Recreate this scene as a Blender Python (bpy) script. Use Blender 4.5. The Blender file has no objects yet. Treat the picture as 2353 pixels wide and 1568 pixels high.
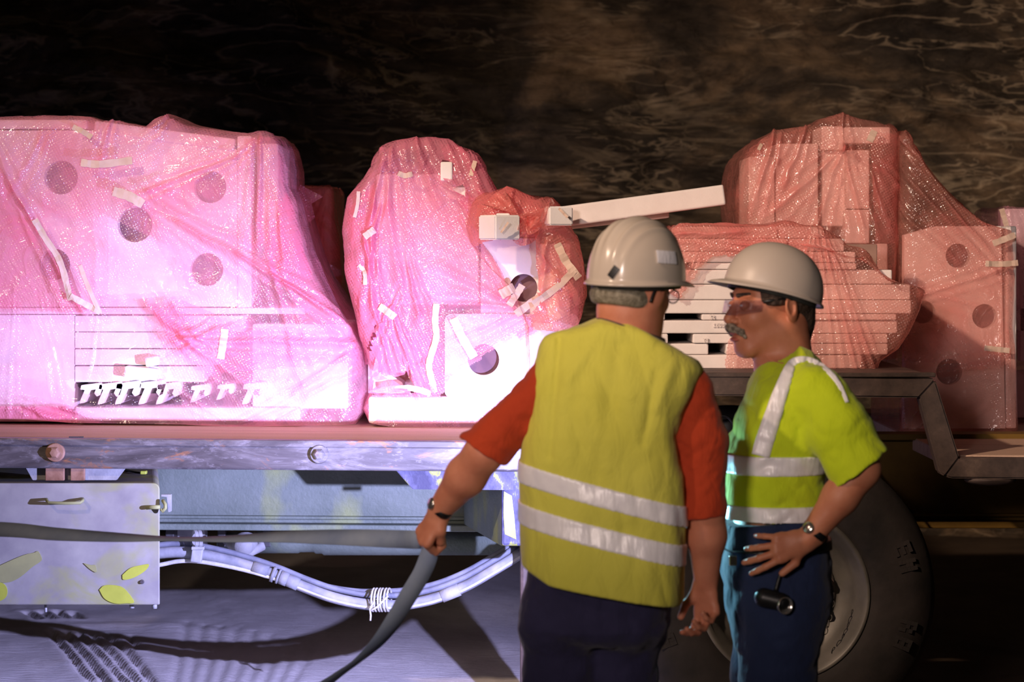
import bpy, bmesh, math, random
import numpy as np
from mathutils import Vector, Matrix
random.seed(7)
SC = bpy.context.scene
COL = SC.collection
# ------------------------------------------------------------------ camera, world, lights
CX, HY, F, H = 1176.5, 586.0, 85.0/36.0*2353, 1.71      # principal column, horizon row, focal length in px, eye height
cd = bpy.data.cameras.new('camera'); cam = bpy.data.objects.new('camera', cd); COL.objects.link(cam)
cam.location = (0, 0, H); cam.rotation_euler = (math.radians(90), 0, 0)
cd.lens = 85; cd.sensor_width = 36; cd.shift_y = -(784-HY)/2353.0
cd.clip_end = 100
cd.dof.use_dof = True; cd.dof.focus_distance = 8.6; cd.dof.aperture_fstop = 4.0
SC.camera = cam
w = bpy.data.worlds.new('world'); SC.world = w; w.use_nodes = True
w.node_tree.nodes['Background'].inputs[0].default_value = (1.0, 0.8, 0.7, 1)
w.node_tree.nodes['Background'].inputs[1].default_value = 0.012
SC.view_settings.view_transform = 'Standard'; SC.view_settings.look = 'None'
SC.view_settings.exposure = 0.0; SC.view_settings.gamma = 1.0
SC.view_settings.use_curve_mapping = False

def lamp(name, kind, loc, target, power, color, size=0.1, angle=60, blend=0.3):
    l = bpy.data.lights.new(name, kind); o = bpy.data.objects.new(name, l); COL.objects.link(o)
    o.location = loc; l.energy = power; l.color = color
    if kind in ('SPOT', 'POINT'): l.shadow_soft_size = size
    if kind == 'AREA': l.size = size
    if kind == 'SPOT': l.spot_size = math.radians(angle); l.spot_blend = blend
    if target is not None:
        d = Vector(target)-Vector(loc); o.rotation_euler = d.to_track_quat('-Z', 'Y').to_euler()
    return o
# cool hand lamp in front of the man in the red shirt, beam towards the left of the trailer
COOL = (0.50, 0.49, 1.0)
lamp('work_lamp_beam', 'SPOT', (0.36, 7.05, 1.0), (-1.35, 9.50, 0.48), 1080, COOL, 0.012, 85, 1.0)
lamp('work_lamp_spill', 'SPOT', (0.30, 6.95, 1.0), (0.72, 6.45, 0.92), 34, (0.3, 0.85, 1.0), 0.03, 82, 0.8)
# warm mine floodlight high on the left, plus an added fill light behind the camera
WARM = (1.0, 0.71, 0.52)
lamp('flood_lamp', 'SPOT', (-4.3, 2.0, 5.4), (1.0, 9.6, 2.35), 2750, WARM, 0.14, 46, 0.9)
lamp('fill_light_front', 'SPOT', (-2.2, -2.0, 3.0), (0.40, 7.6, 1.80), 1500, (1.0, 0.80, 0.72), 0.5, 25, 1.0)

# ------------------------------------------------------------------ small helpers
def W(px, py, Y):
    s = F/Y
    return Vector(((px-CX)/s, Y, H-(py-HY)/s))
def XP(px, Y): return (px-CX)*Y/F
def ZP(py, Y): return H-(py-HY)*Y/F
def tag(o, label=None, cat=None, group=None, kind=None):
    if label: o['label'] = label
    if cat: o['category'] = cat
    if group: o['group'] = group
    if kind: o['kind'] = kind
    return o
def empty(name, loc, label, cat, group=None):
    o = bpy.data.objects.new(name, None); COL.objects.link(o); o.location = loc; o.empty_display_size = .1
    return tag(o, label, cat, group)
def link(name, me, mat, parent=None, smooth=False, label=None):
    o = bpy.data.objects.new(name, me); COL.objects.link(o)
    mats = mat if isinstance(mat, (list, tuple)) else [mat]
    for m in mats: me.materials.append(m)
    if smooth: me.shade_smooth()
    if parent is not None:
        o.parent = parent
        if parent.type == 'EMPTY': o.matrix_parent_inverse = Matrix.Translation(-Vector(parent.location))
    if label: o['label'] = label
    return o
def from_bm(name, bm, mat, parent=None, smooth=False, label=None):
    bmesh.ops.recalc_face_normals(bm, faces=bm.faces)
    me = bpy.data.meshes.new(name); bm.to_mesh(me); bm.free()
    return link(name, me, mat, parent, smooth, label)
def from_np(name, verts, faces, mat, parent=None, smooth=True, label=None):
    me = bpy.data.meshes.new(name)
    verts = np.asarray(verts, dtype=np.float32); faces = np.asarray(faces, dtype=np.int32)
    n = faces.shape[1]
    me.vertices.add(len(verts)); me.vertices.foreach_set('co', verts.ravel())
    me.loops.add(faces.size); me.loops.foreach_set('vertex_index', faces.ravel())
    me.polygons.add(len(faces)); me.polygons.foreach_set('loop_start', np.arange(0, faces.size, n, dtype=np.int32))
    me.update(calc_edges=True)
    return link(name, me, mat, parent, smooth, label)
def add_box(bm, c, half, R=None, bev=0.0, seg=2):
    r = bmesh.ops.create_cube(bm, size=2.0); vs = r['verts']
    for v in vs: v.co = Vector((v.co.x*half[0], v.co.y*half[1], v.co.z*half[2]))
    if bev > 0:
        es = list({e for v in vs for e in v.link_edges})
        rr = bmesh.ops.bevel(bm, geom=es, offset=bev, segments=seg, affect='EDGES', profile=.5)
        vs = list({v for f in rr['faces'] for v in f.verts} | {v for v in vs if v.is_valid})
    M = R if R is not None else Matrix.Identity(3)
    for v in vs: v.co = M @ v.co + Vector(c)
    return vs
def box(name, x0, x1, y0, y1, z0, z1, mat, parent, bev=0.004, label=None, R=None, seg=2):
    bm = bmesh.new()
    add_box(bm, ((x0+x1)/2, (y0+y1)/2, (z0+z1)/2), (abs(x1-x0)/2, abs(y1-y0)/2, abs(z1-z0)/2), R, bev, seg)
    return from_bm(name, bm, mat, parent, label=label)
def pbox(name, px0, px1, py0, py1, Y, depth, mat, parent, bev=0.006, label=None, R=None):
    return box(name, XP(px0, Y), XP(px1, Y), Y, Y+depth, ZP(py1, Y), ZP(py0, Y), mat, parent, bev, label, R)
def add_prism(bm, pts_xz, y0, y1, R=None):
    a = [bm.verts.new((x, y0, z)) for x, z in pts_xz]; b = [bm.verts.new((x, y1, z)) for x, z in pts_xz]
    bm.faces.new(a); bm.faces.new(b[::-1]); n = len(a)
    for i in range(n): bm.faces.new((a[i], a[(i+1) % n], b[(i+1) % n], b[i]))
    return a+b
def pprism(name, pts_px, Y, depth, mat, parent, bev=0.0, label=None):
    bm = bmesh.new(); vs = add_prism(bm, [(XP(x, Y), ZP(y, Y)) for x, y in pts_px], Y, Y+depth)
    if bev > 0: bmesh.ops.bevel(bm, geom=list(bm.edges), offset=bev, segments=2, affect='EDGES')
    return from_bm(name, bm, mat, parent, label=label)
def catmull(pts, n):
    P = [np.array(p, float) for p in pts]; P = [2*P[0]-P[1]]+P+[2*P[-1]-P[-2]]
    out = []
    for i in range(1, len(P)-2):
        for k in range(n):
            t = k/n
            out.append(.5*((2*P[i])+(-P[i-1]+P[i+1])*t+(2*P[i-1]-5*P[i]+4*P[i+1]-P[i+2])*t*t+(-P[i-1]+3*P[i]-3*P[i+1]+P[i+2])*t**3))
    out.append(P[-2]); return out
def add_tube(bm, pts, r, seg=12, caps=True):
    pts = [Vector(p) for p in pts]; rr = r if isinstance(r, (list, tuple)) else [r]*len(pts)
    rings = []; up = None
    for i, p in enumerate(pts):
        t = (pts[min(i+1, len(pts)-1)]-pts[max(i-1, 0)]).normalized()
        if up is None: up = Vector((0, 0, 1)) if abs(t.z) < .9 else Vector((1, 0, 0))
        a = t.cross(up).normalized(); b = a.cross(t).normalized(); up = b
        rings.append([bm.verts.new(p+(a*math.cos(2*math.pi*k/seg)+b*math.sin(2*math.pi*k/seg))*rr[i]) for k in range(seg)])
    for A, B in zip(rings, rings[1:]):
        for k in range(seg): bm.faces.new((A[k], A[(k+1) % seg], B[(k+1) % seg], B[k]))
    if caps: bm.faces.new(rings[0][::-1]); bm.faces.new(rings[-1])
def tube(name, pts, r, mat, parent, seg=12, label=None):
    bm = bmesh.new(); add_tube(bm, pts, r, seg); o = from_bm(name, bm, mat, parent, True, label); return o
def add_lathe(bm, prof, c, axis='Y', seg=96, closed=False):
    """prof: list of (radius, offset along the axis)"""
    rings = []
    for r, a in prof:
        ring = []
        for k in range(seg):
            t = 2*math.pi*k/seg; u, v = r*math.cos(t), r*math.sin(t)
            co = (u, a, v) if axis == 'Y' else (u, v, a) if axis == 'Z' else (a, u, v)
            ring.append(bm.verts.new(Vector(co)+Vector(c)))
        rings.append(ring)
    prs = list(zip(rings, rings[1:]))
    if closed: prs.append((rings[-1], rings[0]))
    for A, B in prs:
        for k in range(seg): bm.faces.new((A[k], A[(k+1) % seg], B[(k+1) % seg], B[k]))
    return rings

# ------------------------------------------------------------------ numpy noise
def _hash(ix, iy, iz, seed):
    n = (ix.astype(np.int64)*73856093) ^ (iy.astype(np.int64)*19349663) ^ (iz.astype(np.int64)*83492791) ^ (seed*2654435)
    n = (n ^ (n >> 13))*1274126177 & 0x7fffffff
    n = (n ^ (n >> 16)) & 0xffff
    return n.astype(np.float32)/32767.5-1.0
def vn(x, y, z, seed=0):
    x, y, z = np.broadcast_arrays(np.asarray(x, np.float32), np.asarray(y, np.float32), np.asarray(z, np.float32))
    ix, iy, iz = np.floor(x), np.floor(y), np.floor(z); fx, fy, fz = x-ix, y-iy, z-iz
    fx, fy, fz = [f*f*(3-2*f) for f in (fx, fy, fz)]
    o = 0
    for a in (0, 1):
        for b in (0, 1):
            for c in (0, 1):
                o = o+_hash(ix+a, iy+b, iz+c, seed)*(fx if a else 1-fx)*(fy if b else 1-fy)*(fz if c else 1-fz)
    return o
def fbm(x, y, z, oc=4, seed=0):
    o, a = 0, 1.0
    for i in range(oc):
        f = 2.03**i; o = o+a*vn(x*f+i*7.1, y*f, z*f, seed+i); a *= .5
    return o
def ridge(x, y, z, oc=3, seed=0):
    o, a = 0, 1.0
    for i in range(oc):
        f = 2.07**i; o = o+a*(1-2*np.abs(vn(x*f+3.3*i, y*f, z*f, seed+i))); a *= .5
    return o

# ------------------------------------------------------------------ materials
def sr(r, g, b):
    f = lambda c: (c/255/12.92 if c/255 <= .04045 else ((c/255+.055)/1.055)**2.4)
    return (f(r), f(g), f(b), 1)
class NT:
    def __init__(s, name):
        s.m = bpy.data.materials.new(name); s.m.use_nodes = True; s.t = s.m.node_tree; s.t.nodes.clear()
        s.out = s.n('ShaderNodeOutputMaterial'); s.geo = None
    def n(s, typ, **kw):
        nd = s.t.nodes.new(typ)
        for k, v in kw.items():
            if k.startswith('i_'):
                key = k[2:]; key = int(key) if key.isdigit() else key.replace('_', ' ')
                s.set(nd, key, v)
            else: setattr(nd, k, v)
        return nd
    def set(s, nd, key, v):
        if isinstance(v, bpy.types.NodeSocket): s.t.links.new(v, nd.inputs[key])
        else: nd.inputs[key].default_value = v
    def co(s, scale=(1, 1, 1), rot=(0, 0, 0), loc=(0, 0, 0)):
        tc = s.n('ShaderNodeTexCoord'); mp = s.n('ShaderNodeMapping')
        s.t.links.new(tc.outputs['Object'], mp.inputs[0]); mp.inputs['Scale'].default_value = scale
        mp.inputs['Rotation'].default_value = rot; mp.inputs['Location'].default_value = loc
        return mp.outputs[0]
    def noise(s, scale, detail=4, rough=.55, vec=None, dist=0, out='Fac'):
        nd = s.n('ShaderNodeTexNoise'); nd.inputs['Scale'].default_value = scale; nd.inputs['Detail'].default_value = detail
        nd.inputs['Roughness'].default_value = rough; nd.inputs['Distortion'].default_value = dist
        s.t.links.new(vec if vec is not None else s.co(), nd.inputs['Vector']); return nd.outputs[out]
    def ramp(s, fac, stops, interp='LINEAR'):
        r = s.n('ShaderNodeValToRGB'); cr = r.color_ramp; cr.interpolation = interp
        while len(cr.elements) < len(stops): cr.elements.new(.5)
        for e, (p, c) in zip(cr.elements, stops):
            e.position = p; e.color = c if len(c) == 4 else (*c, 1)
        s.t.links.new(fac, r.inputs[0]); return r.outputs[0]
    def val(s, fac, a, b, c=0.0, d=1.0):
        m = s.n('ShaderNodeMapRange'); s.t.links.new(fac, m.inputs[0])
        for i, v in zip((1, 2, 3, 4), (a, b, c, d)): m.inputs[i].default_value = v
        return m.outputs[0]
    def mix(s, fac, a, b, blend='MIX'):
        m = s.n('ShaderNodeMix', data_type='RGBA', blend_type=blend)
        s.set(m, 0, fac); s.set(m, 6, a); s.set(m, 7, b); return m.outputs[2]
    def math(s, op, a, b=0.0):
        m = s.n('ShaderNodeMath', operation=op); s.set(m, 0, a); s.set(m, 1, b); return m.outputs[0]
    def bump(s, h, strength=.5, dist=.01, nrm=None):
        b = s.n('ShaderNodeBump'); b.inputs['Strength'].default_value = strength; b.inputs['Distance'].default_value = dist
        s.t.links.new(h, b.inputs['Height'])
        if nrm is not None: s.t.links.new(nrm, b.inputs['Normal'])
        return b.outputs[0]
    def pbr(s, color, rough=.6, metal=0, spec=.5, nrm=None, **kw):
        p = s.n('ShaderNodeBsdfPrincipled')
        s.set(p, 'Base Color', color); s.set(p, 'Roughness', rough); s.set(p, 'Metallic', metal); s.set(p, 'Specular IOR Level', spec)
        if nrm is not None: s.set(p, 'Normal', nrm)
        for k, v in kw.items(): s.set(p, k.replace('_', ' '), v)
        s.t.links.new(p.outputs[0], s.out.inputs[0]); return p
def mat_simple(name, c1, c2, scale=8, rough=.6, bump=.15, bscale=60, metal=0, bd=.003, spec=.4, sheen=0):
    t = NT(name); n = t.noise(scale, 5); col = t.ramp(n, [(.35, c1), (.68, c2)])
    nb = t.bump(t.noise(bscale, 4), bump, bd); t.pbr(col, rough, metal, spec, nb, **({'Sheen_Weight': sheen} if sheen else {})); return t.m
M = {}
# rock
t = NT('rock')
v1 = t.co(scale=(1, 1, 1.9), rot=(0, math.radians(-9), 0))
base = t.noise(.9, 9, .66, v1, 1.4)
fine = t.noise(6, 8, .7, v1, .6)
vein = t.n('ShaderNodeTexNoise'); vein.inputs['Scale'].default_value = 1.9; vein.inputs['Detail'].default_value = 4.5; vein.inputs['Roughness'].default_value = .5
vein.inputs['Distortion'].default_value = .7; t.t.links.new(t.co(scale=(.36, 1, 2.2), rot=(0, math.radians(10), 0)), vein.inputs['Vector'])
va = t.math('ABSOLUTE', t.math('SUBTRACT', vein.outputs[0], .5)); vmask = t.val(va, .0, .024, 1, 0)
vein2 = t.noise(2.6, 4, .6, t.co(scale=(.35, 1, 2.0), rot=(0, math.radians(-14), 0), loc=(3, 0, 5)), .6)
vb = t.val(t.math('ABSOLUTE', t.math('SUBTRACT', vein2, .53)), 0, .016, .8, 0)
gate = t.val(t.noise(.8, 3, .5, t.co(loc=(9, 2, 1))), .34, .54)
c0 = t.ramp(base, [(.3, sr(34, 31, 28)), (.48, sr(92, 80, 66)), (.62, sr(150, 126, 98)), (.8, sr(184, 156, 122))])
c1 = t.mix(t.val(fine, .35, .65), c0, t.mix(.5, c0, sr(40, 36, 33)))
vv = t.math('MULTIPLY', t.math('MAXIMUM', vmask, vb), gate)
c2 = t.mix(t.math('MULTIPLY', vv, .5), c1, sr(236, 212, 176))
t.pbr(c2, .75, 0, .35, t.bump(fine, .9, .06)); M['rock'] = t.m
# ground
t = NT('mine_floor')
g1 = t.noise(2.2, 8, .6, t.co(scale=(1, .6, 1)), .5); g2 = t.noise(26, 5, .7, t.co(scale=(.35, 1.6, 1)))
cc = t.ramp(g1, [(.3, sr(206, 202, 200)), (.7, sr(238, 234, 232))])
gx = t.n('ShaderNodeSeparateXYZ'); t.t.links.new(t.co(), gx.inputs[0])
cc = t.mix(t.val(t.math('ADD', gx.outputs[0], t.val(t.noise(1.5, 4), 0, 1, -.5, .5)), .6, 1.5), cc, t.ramp(g1, [(.3, sr(74, 62, 52)), (.7, sr(104, 88, 72))]))  # brown dirt to the right, toned dark in place of dim light
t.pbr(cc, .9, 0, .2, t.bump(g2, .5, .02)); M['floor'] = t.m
# foam
t = NT('white_foam'); n = t.noise(180, 2); t.pbr(t.ramp(t.noise(3, 4), [(.3, sr(234, 228, 226)), (.7, sr(246, 242, 240))]), .75, 0, .3, t.bump(n, .25, .002)); M['foam'] = t.m
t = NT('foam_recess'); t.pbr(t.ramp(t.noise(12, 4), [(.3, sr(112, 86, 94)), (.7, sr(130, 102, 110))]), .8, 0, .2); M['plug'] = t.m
t = NT('foam_trimmed'); t.pbr(t.ramp(t.noise(9, 5), [(.3, sr(228, 218, 214)), (.7, sr(240, 232, 228))]), .8, 0, .25, t.bump(t.noise(240, 2), .3, .002)); M['foam2'] = t.m
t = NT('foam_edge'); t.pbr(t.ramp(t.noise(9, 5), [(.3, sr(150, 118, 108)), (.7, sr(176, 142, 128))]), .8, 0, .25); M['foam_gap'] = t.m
# bubble wrap
def wrap_mat(name, tint, body, amin, amax, warm=0):
    t = NT(name)
    vo = t.n('ShaderNodeTexVoronoi'); vo.feature = 'F1'; vo.inputs['Scale'].default_value = 100; vo.inputs['Randomness'].default_value = .15
    t.t.links.new(t.co(scale=(1, .3, 1), rot=(0, .5, 0)), vo.inputs['Vector'])
    bub = t.val(vo.outputs['Distance'], .15, .52, 1, 0)
    cr = t.noise(7, 4, .55, t.co(scale=(1, 1, 1)), .9)
    crv = t.val(t.math('ABSOLUTE', t.math('SUBTRACT', cr, .5)), 0, .09, 1, 0)
    nr = t.bump(crv, .22, .014); nr = t.bump(bub, .55, .0030, nr)
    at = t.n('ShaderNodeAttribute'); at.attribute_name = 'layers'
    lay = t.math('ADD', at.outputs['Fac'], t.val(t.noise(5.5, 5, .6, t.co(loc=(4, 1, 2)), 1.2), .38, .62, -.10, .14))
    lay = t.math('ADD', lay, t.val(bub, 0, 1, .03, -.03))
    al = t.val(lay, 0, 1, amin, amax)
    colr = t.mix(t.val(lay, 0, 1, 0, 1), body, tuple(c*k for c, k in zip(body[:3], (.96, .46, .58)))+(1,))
    df = t.n('ShaderNodeBsdfDiffuse'); t.set(df, 'Color', colr); t.set(df, 'Normal', nr)
    tl = t.n('ShaderNodeBsdfTranslucent'); t.set(tl, 'Color', colr); t.set(tl, 'Normal', nr)
    ms = t.n('ShaderNodeMixShader'); t.set(ms, 0, .42); t.set(ms, 1, df.outputs[0]); t.set(ms, 2, tl.outputs[0])
    tr = t.n('ShaderNodeBsdfTransparent'); t.set(tr, 'Color', tint)
    m2 = t.n('ShaderNodeMixShader'); t.set(m2, 0, al); t.set(m2, 1, tr.outputs[0]); t.set(m2, 2, ms.outputs[0])
    gl = t.n('ShaderNodeBsdfGlossy'); t.set(gl, 'Roughness', .17); t.set(gl, 'Color', (1, .96, .96, 1)); t.set(gl, 'Normal', nr)
    fr = t.n('ShaderNodeLayerWeight'); t.set(fr, 'Blend', .5); t.set(fr, 'Normal', nr); fz = t.math('ADD', t.math('MULTIPLY', t.math('POWER', fr.outputs['Facing'], 4.0), .55), .045)
    m3 = t.n('ShaderNodeMixShader'); t.set(m3, 0, fz); t.set(m3, 1, m2.outputs[0]); t.set(m3, 2, gl.outputs[0])
    t.t.links.new(m3.outputs[0], t.out.inputs[0]); return t.m
M['wrap'] = wrap_mat('pink_bubble_wrap', (1, .86, .92, 1), sr(252, 200, 212), .08, .92)
M['wrap_deep'] = wrap_mat('deep_pink_bubble_wrap', (1, .80, .78, 1), sr(252, 184, 168), .18, .95)
M['tape'] = mat_simple('paper_tape', sr(204, 176, 158), sr(220, 194, 178), 20, .6, .3, 40)
t = NT('wood_deck'); g = t.noise(14, 6, .6, t.co(scale=(.08, 1.5, 1)), .8)
cw = t.ramp(g, [(.3, sr(188, 156, 136)), (.7, sr(212, 182, 160))]); spk = t.val(t.noise(220, 2), .66, .7)
t.pbr(t.mix(t.math('MULTIPLY', spk, .7), cw, sr(70, 50, 44)), .75, 0, .3, t.bump(g, .3, .004)); M['wood'] = t.m
t = NT('worn_steel'); a = t.noise(5, 8, .65, t.co(scale=(.5, 1, 2)), 1); b = t.noise(9, 6, .7, t.co(scale=(.7, 1, 1.6), loc=(5, 0, 0)), .6)
c = t.ramp(a, [(.3, sr(48, 44, 46)), (.5, sr(80, 76, 78)), (.7, sr(124, 120, 122))])
c = t.mix(t.val(b, .57, .66, 0, .85), c, sr(150, 100, 62)); c = t.mix(t.val(t.noise(40, 5, .7, t.co(scale=(.4, 1, 1))), .55, .75, 0, .45), c, sr(170, 166, 172))
t.pbr(c, .45, .25, .5, t.bump(a, .25, .006)); M['steel'] = t.m
t = NT('dirty_steel'); a = t.noise(7, 8, .7); c = t.ramp(a, [(.3, sr(48, 40, 38)), (.55, sr(84, 70, 64)), (.75, sr(122, 104, 92))])
t.pbr(c, .6, .1, .4, t.bump(a, .3, .006)); M['dsteel'] = t.m
t = NT('green_paint'); a = t.noise(3.2, 7, .6); b = t.noise(2.4, 4, .5, t.co(scale=(1, 1, .6), loc=(2, 0, 1)))
c = t.ramp(a, [(.3, sr(72, 84, 74)), (.7, sr(102, 112, 104))]); c = t.mix(t.val(b, .58, .66, 0, .7), c, sr(128, 136, 64))
t.pbr(c, .6, 0, .4, t.bump(t.noise(60, 4, .6), .5, .005)); M['green'] = t.m
t = NT('shaded_yellow_frame_paint'); a = t.noise(4, 6, .6); t.pbr(t.ramp(a, [(.35, sr(86, 64, 22)), (.7, sr(120, 92, 34))]), .6, 0, .3); M['yframe'] = t.m  # same beam paint, dulled so the deck's shade sits in the colour
t = NT('dusty_yellow_paint'); a = t.noise(3.4, 6, .55, t.co(scale=(1, 1, 1.2)), .9); b = t.noise(7, 7, .6, t.co(loc=(3, 3, 3)))
gx = t.n('ShaderNodeSeparateXYZ'); t.t.links.new(t.co(), gx.inputs[0])
c = t.ramp(b, [(.3, sr(112, 110, 112)), (.7, sr(138, 138, 132))]); c = t.mix(t.val(a, .45, .58, 0, .8), c, sr(130, 134, 78)); c = t.mix(t.val(a, .59, .63, 0, .85), c, sr(150, 158, 60))
t.pbr(c, .6, 0, .4, t.bump(b, .15, .004)); M['boxpaint'] = t.m
M['ypatch'] = mat_simple('bright_yellow_paint', sr(140, 148, 52), sr(154, 162, 60), 12, .55, .1)
M['ypale'] = mat_simple('pale_yellow_paint', sr(122, 124, 84), sr(134, 136, 90), 12, .6, .1)
M['dark'] = mat_simple('dark_metal', sr(34, 34, 36), sr(60, 60, 62), 9, .55, .2)
M['rust'] = mat_simple('rusty_steel', sr(110, 76, 56), sr(150, 116, 96), 18, .7, .3)
M['dustpipe'] = mat_simple('dusty_pipe', sr(120, 122, 126), sr(150, 152, 154), 14, .7, .3, 90)
M['hose'] = mat_simple('dusty_hose', sr(96, 100, 108), sr(140, 142, 148), 10, .7, .35, 60)
M['hosedark'] = mat_simple('grey_hose', sr(78, 82, 96), sr(112, 116, 128), 10, .7, .3, 60)
M['rope'] = mat_simple('white_cord', sr(150, 150, 148), sr(176, 176, 172), 30, .8, .3, 200)
M['rubber'] = mat_simple('tyre_rubber', sr(20, 18, 18), sr(46, 40, 38), 5, .75, .4, 30, 0, .004, .35)
M['rim'] = mat_simple('grey_wheel_steel', sr(76, 74, 70), sr(116, 112, 106), 4, .5, .2, 40, .2)
t = NT('flaking_blue_yellow_paint'); a = t.noise(9, 7, .7, t.co(scale=(1, 1, .6))); t.pbr(t.ramp(a, [(.4, sr(34, 34, 58)), (.52, sr(60, 60, 84)), (.56, sr(108, 112, 40)), (.66, sr(96, 96, 100))]), .6, 0, .3, t.bump(a, .4, .006)); M['postpaint'] = t.m
def skin(name, a, b):
    t = NT(name); n = t.noise(14, 5, .6); c = t.ramp(n, [(.3, a), (.7, b)])
    t.pbr(c, .5, 0, .4, t.bump(t.noise(160, 3), .12, .002), Subsurface_Weight=.12, Subsurface_Scale=.01, Subsurface_Radius=(1, .35, .2)); return t.m
M['skin1'] = skin('sunburnt_skin', sr(196, 122, 94), sr(216, 146, 116))
M['skin2'] = skin('tanned_skin', sr(188, 116, 86), sr(206, 138, 106))
def cloth(name, a, b, sc=3, wv=500):
    t = NT(name); n = t.noise(sc, 5, .6); c = t.ramp(n, [(.3, a), (.7, b)])
    t.pbr(c, .85, 0, .2, t.bump(t.noise(14, 4, .6, t.co(scale=(1.6, 1.6, .7)), .6), .35, .02), Sheen_Weight=.15); return t.m
M['vest'] = cloth('fluorescent_yellow_vest_fabric', sr(206, 202, 78), sr(220, 216, 94))
M['lime'] = cloth('fluorescent_lime_fabric', sr(190, 214, 30), sr(206, 228, 44))
M['red'] = cloth('rust_red_cotton', sr(168, 56, 28), sr(192, 70, 36))
M['navy'] = cloth('dark_navy_work_cloth', sr(40, 38, 66), sr(58, 56, 90))
M['jeans'] = cloth('blue_work_cloth', sr(28, 36, 66), sr(42, 54, 88))
t = NT('reflective_tape'); t.pbr(t.ramp(t.noise(20, 4), [(.3, sr(236, 234, 240)), (.7, sr(252, 250, 252))]), .35, 0, .8, t.bump(t.noise(30, 4, .5, t.co(scale=(2.5, 1, .6))), .3, .008)); M['refl'] = t.m
M['hat1'] = mat_simple('cream_hard_hat_plastic', sr(202, 188, 172), sr(212, 200, 184), 4, .22, .04, 30, spec=.6)
M['hat2'] = mat_simple('grey_white_hard_hat_plastic', sr(184, 172, 160), sr(196, 184, 172), 4, .4, .04, 30, spec=.5)
M['hatin'] = mat_simple('hat_lining', sr(36, 38, 40), sr(60, 60, 58), 20, .7, .2)
M['hair1'] = mat_simple('grey_hair', sr(104, 96, 78), sr(160, 152, 134), 70, .7, .8, 200, bd=.006)
M['hair2'] = mat_simple('dark_hair', sr(48, 36, 30), sr(86, 68, 56), 60, .6, .8, 200, bd=.006)
M['must'] = mat_simple('grey_moustache_hair', sr(96, 84, 70), sr(176, 162, 144), 90, .8, .9, 200, bd=.005)
M['black'] = mat_simple('black_plastic', sr(16, 16, 18), sr(30, 30, 32), 20, .4, .05)
M['chrome'] = mat_simple('polished_metal', sr(200, 196, 190), sr(230, 226, 220), 9, .2, .02, 30, .9)
M['collar'] = mat_simple('grey_collar_cloth', sr(74, 64, 60), sr(92, 80, 74), 20, .8, .2)
M['lip'] = mat_simple('lip_skin', sr(176, 92, 78), sr(192, 106, 90), 20, .5, .1)
M['eye'] = mat_simple('eye_white', sr(220, 214, 206), sr(232, 226, 220), 20, .2, .0)
t = NT('clear_lens'); a = t.n('ShaderNodeBsdfTransparent'); t.set(a, 'Color', (.86, .84, .92, 1)); b = t.n('ShaderNodeBsdfGlossy'); t.set(b, 'Roughness', .06)
m = t.n('ShaderNodeMixShader'); t.set(m, 0, .16); t.set(m, 1, a.outputs[0]); t.set(m, 2, b.outputs[0]); t.t.links.new(m.outputs[0], t.out.inputs[0]); M['lens'] = t.m
t = NT('lashing_webbing'); wv = t.n('ShaderNodeTexWave'); wv.inputs['Scale'].default_value = 110; t.t.links.new(t.co(rot=(0, .6, 0)), wv.inputs['Vector'])
t.pbr(t.ramp(t.noise(9, 4), [(.3, sr(122, 138, 170)), (.7, sr(150, 164, 186))]), .7, 0, .3, t.bump(wv.outputs[1], .3, .002)); M['strap'] = t.m

# ------------------------------------------------------------------ setting: floor and rock wall
def axis(parts):
    """parts: [(a, b, step), ...]"""
    out = []
    for a, b, st in parts: out += list(np.arange(a, b-1e-6, st))
    out.append(parts[-1][1]); return np.array(out)
def grid_faces(nx, ny):
    i = np.arange(nx-1)[:, None]*ny+np.arange(ny-1)[None, :]
    return np.stack([i, i+ny, i+ny+1, i+1], -1).reshape(-1, 4)
def segdist(px, py, pts):
    d = np.full(px.shape, 1e9)
    for (x0, y0), (x1, y1) in zip(pts, pts[1:]):
        L = (x1-x0)**2+(y1-y0)**2; tt = np.clip(((px-x0)*(x1-x0)+(py-y0)*(y1-y0))/L, 0, 1)
        d = np.minimum(d, np.hypot(px-x0-tt*(x1-x0), py-y0-tt*(y1-y0)))
    return d
xs = axis([(-10, -2.9, .3), (-2.9, .6, .014), (.6, 3.4, .06), (3.4, 10, .3)]); ys = axis([(-3, 9.3, .4), (9.3, 13.2, .02), (13.2, 17, .06)])
X, Y = np.meshgrid(xs, ys, indexing='ij')
Z = .008*fbm(X*1.1, Y*1.1, 0*X, 3, 3)+.0035*fbm(X*7, Y*3, 0*X, 3, 9)
Z += .004*ridge(X*4+Y*1.2, Y*.5, 0*X, 2, 21)*(X < .7)
def fl(px, py): yy = F*H/(py-HY); return ((px-CX)*yy/F, yy)
grooves = [[(60, 1405), (92, 1425)], [(95, 1405), (125, 1425)], [(130, 1405), (155, 1424)], [(165, 1408), (185, 1424)],
           [(116, 1458), (150, 1495), (185, 1540), (215, 1568), (240, 1600)], [(148, 1458), (185, 1500), (225, 1545), (250, 1580)],
           [(180, 1460), (230, 1510), (270, 1550), (300, 1590)], [(210, 1460), (262, 1512), (300, 1552), (330, 1580)],
           [(240, 1460), (290, 1500), (318, 1530), (350, 1572)], [(295, 1465), (325, 1498)]]
for g in grooves:
    pts = [fl(*p) for p in g]; d = segdist(X, Y, pts)
    Z -= .030*np.exp(-(d/.017)**2)*(1+.2*vn(X*40, Y*20, 0*X, 4)); Z += .003*np.exp(-((d-.05)/.03)**2)
pts = [fl(*p) for p in [(-100, 1462), (80, 1448), (300, 1440), (500, 1455)]]
Z += .012*np.exp(-(segdist(X, Y, pts)/.10)**2)
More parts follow.
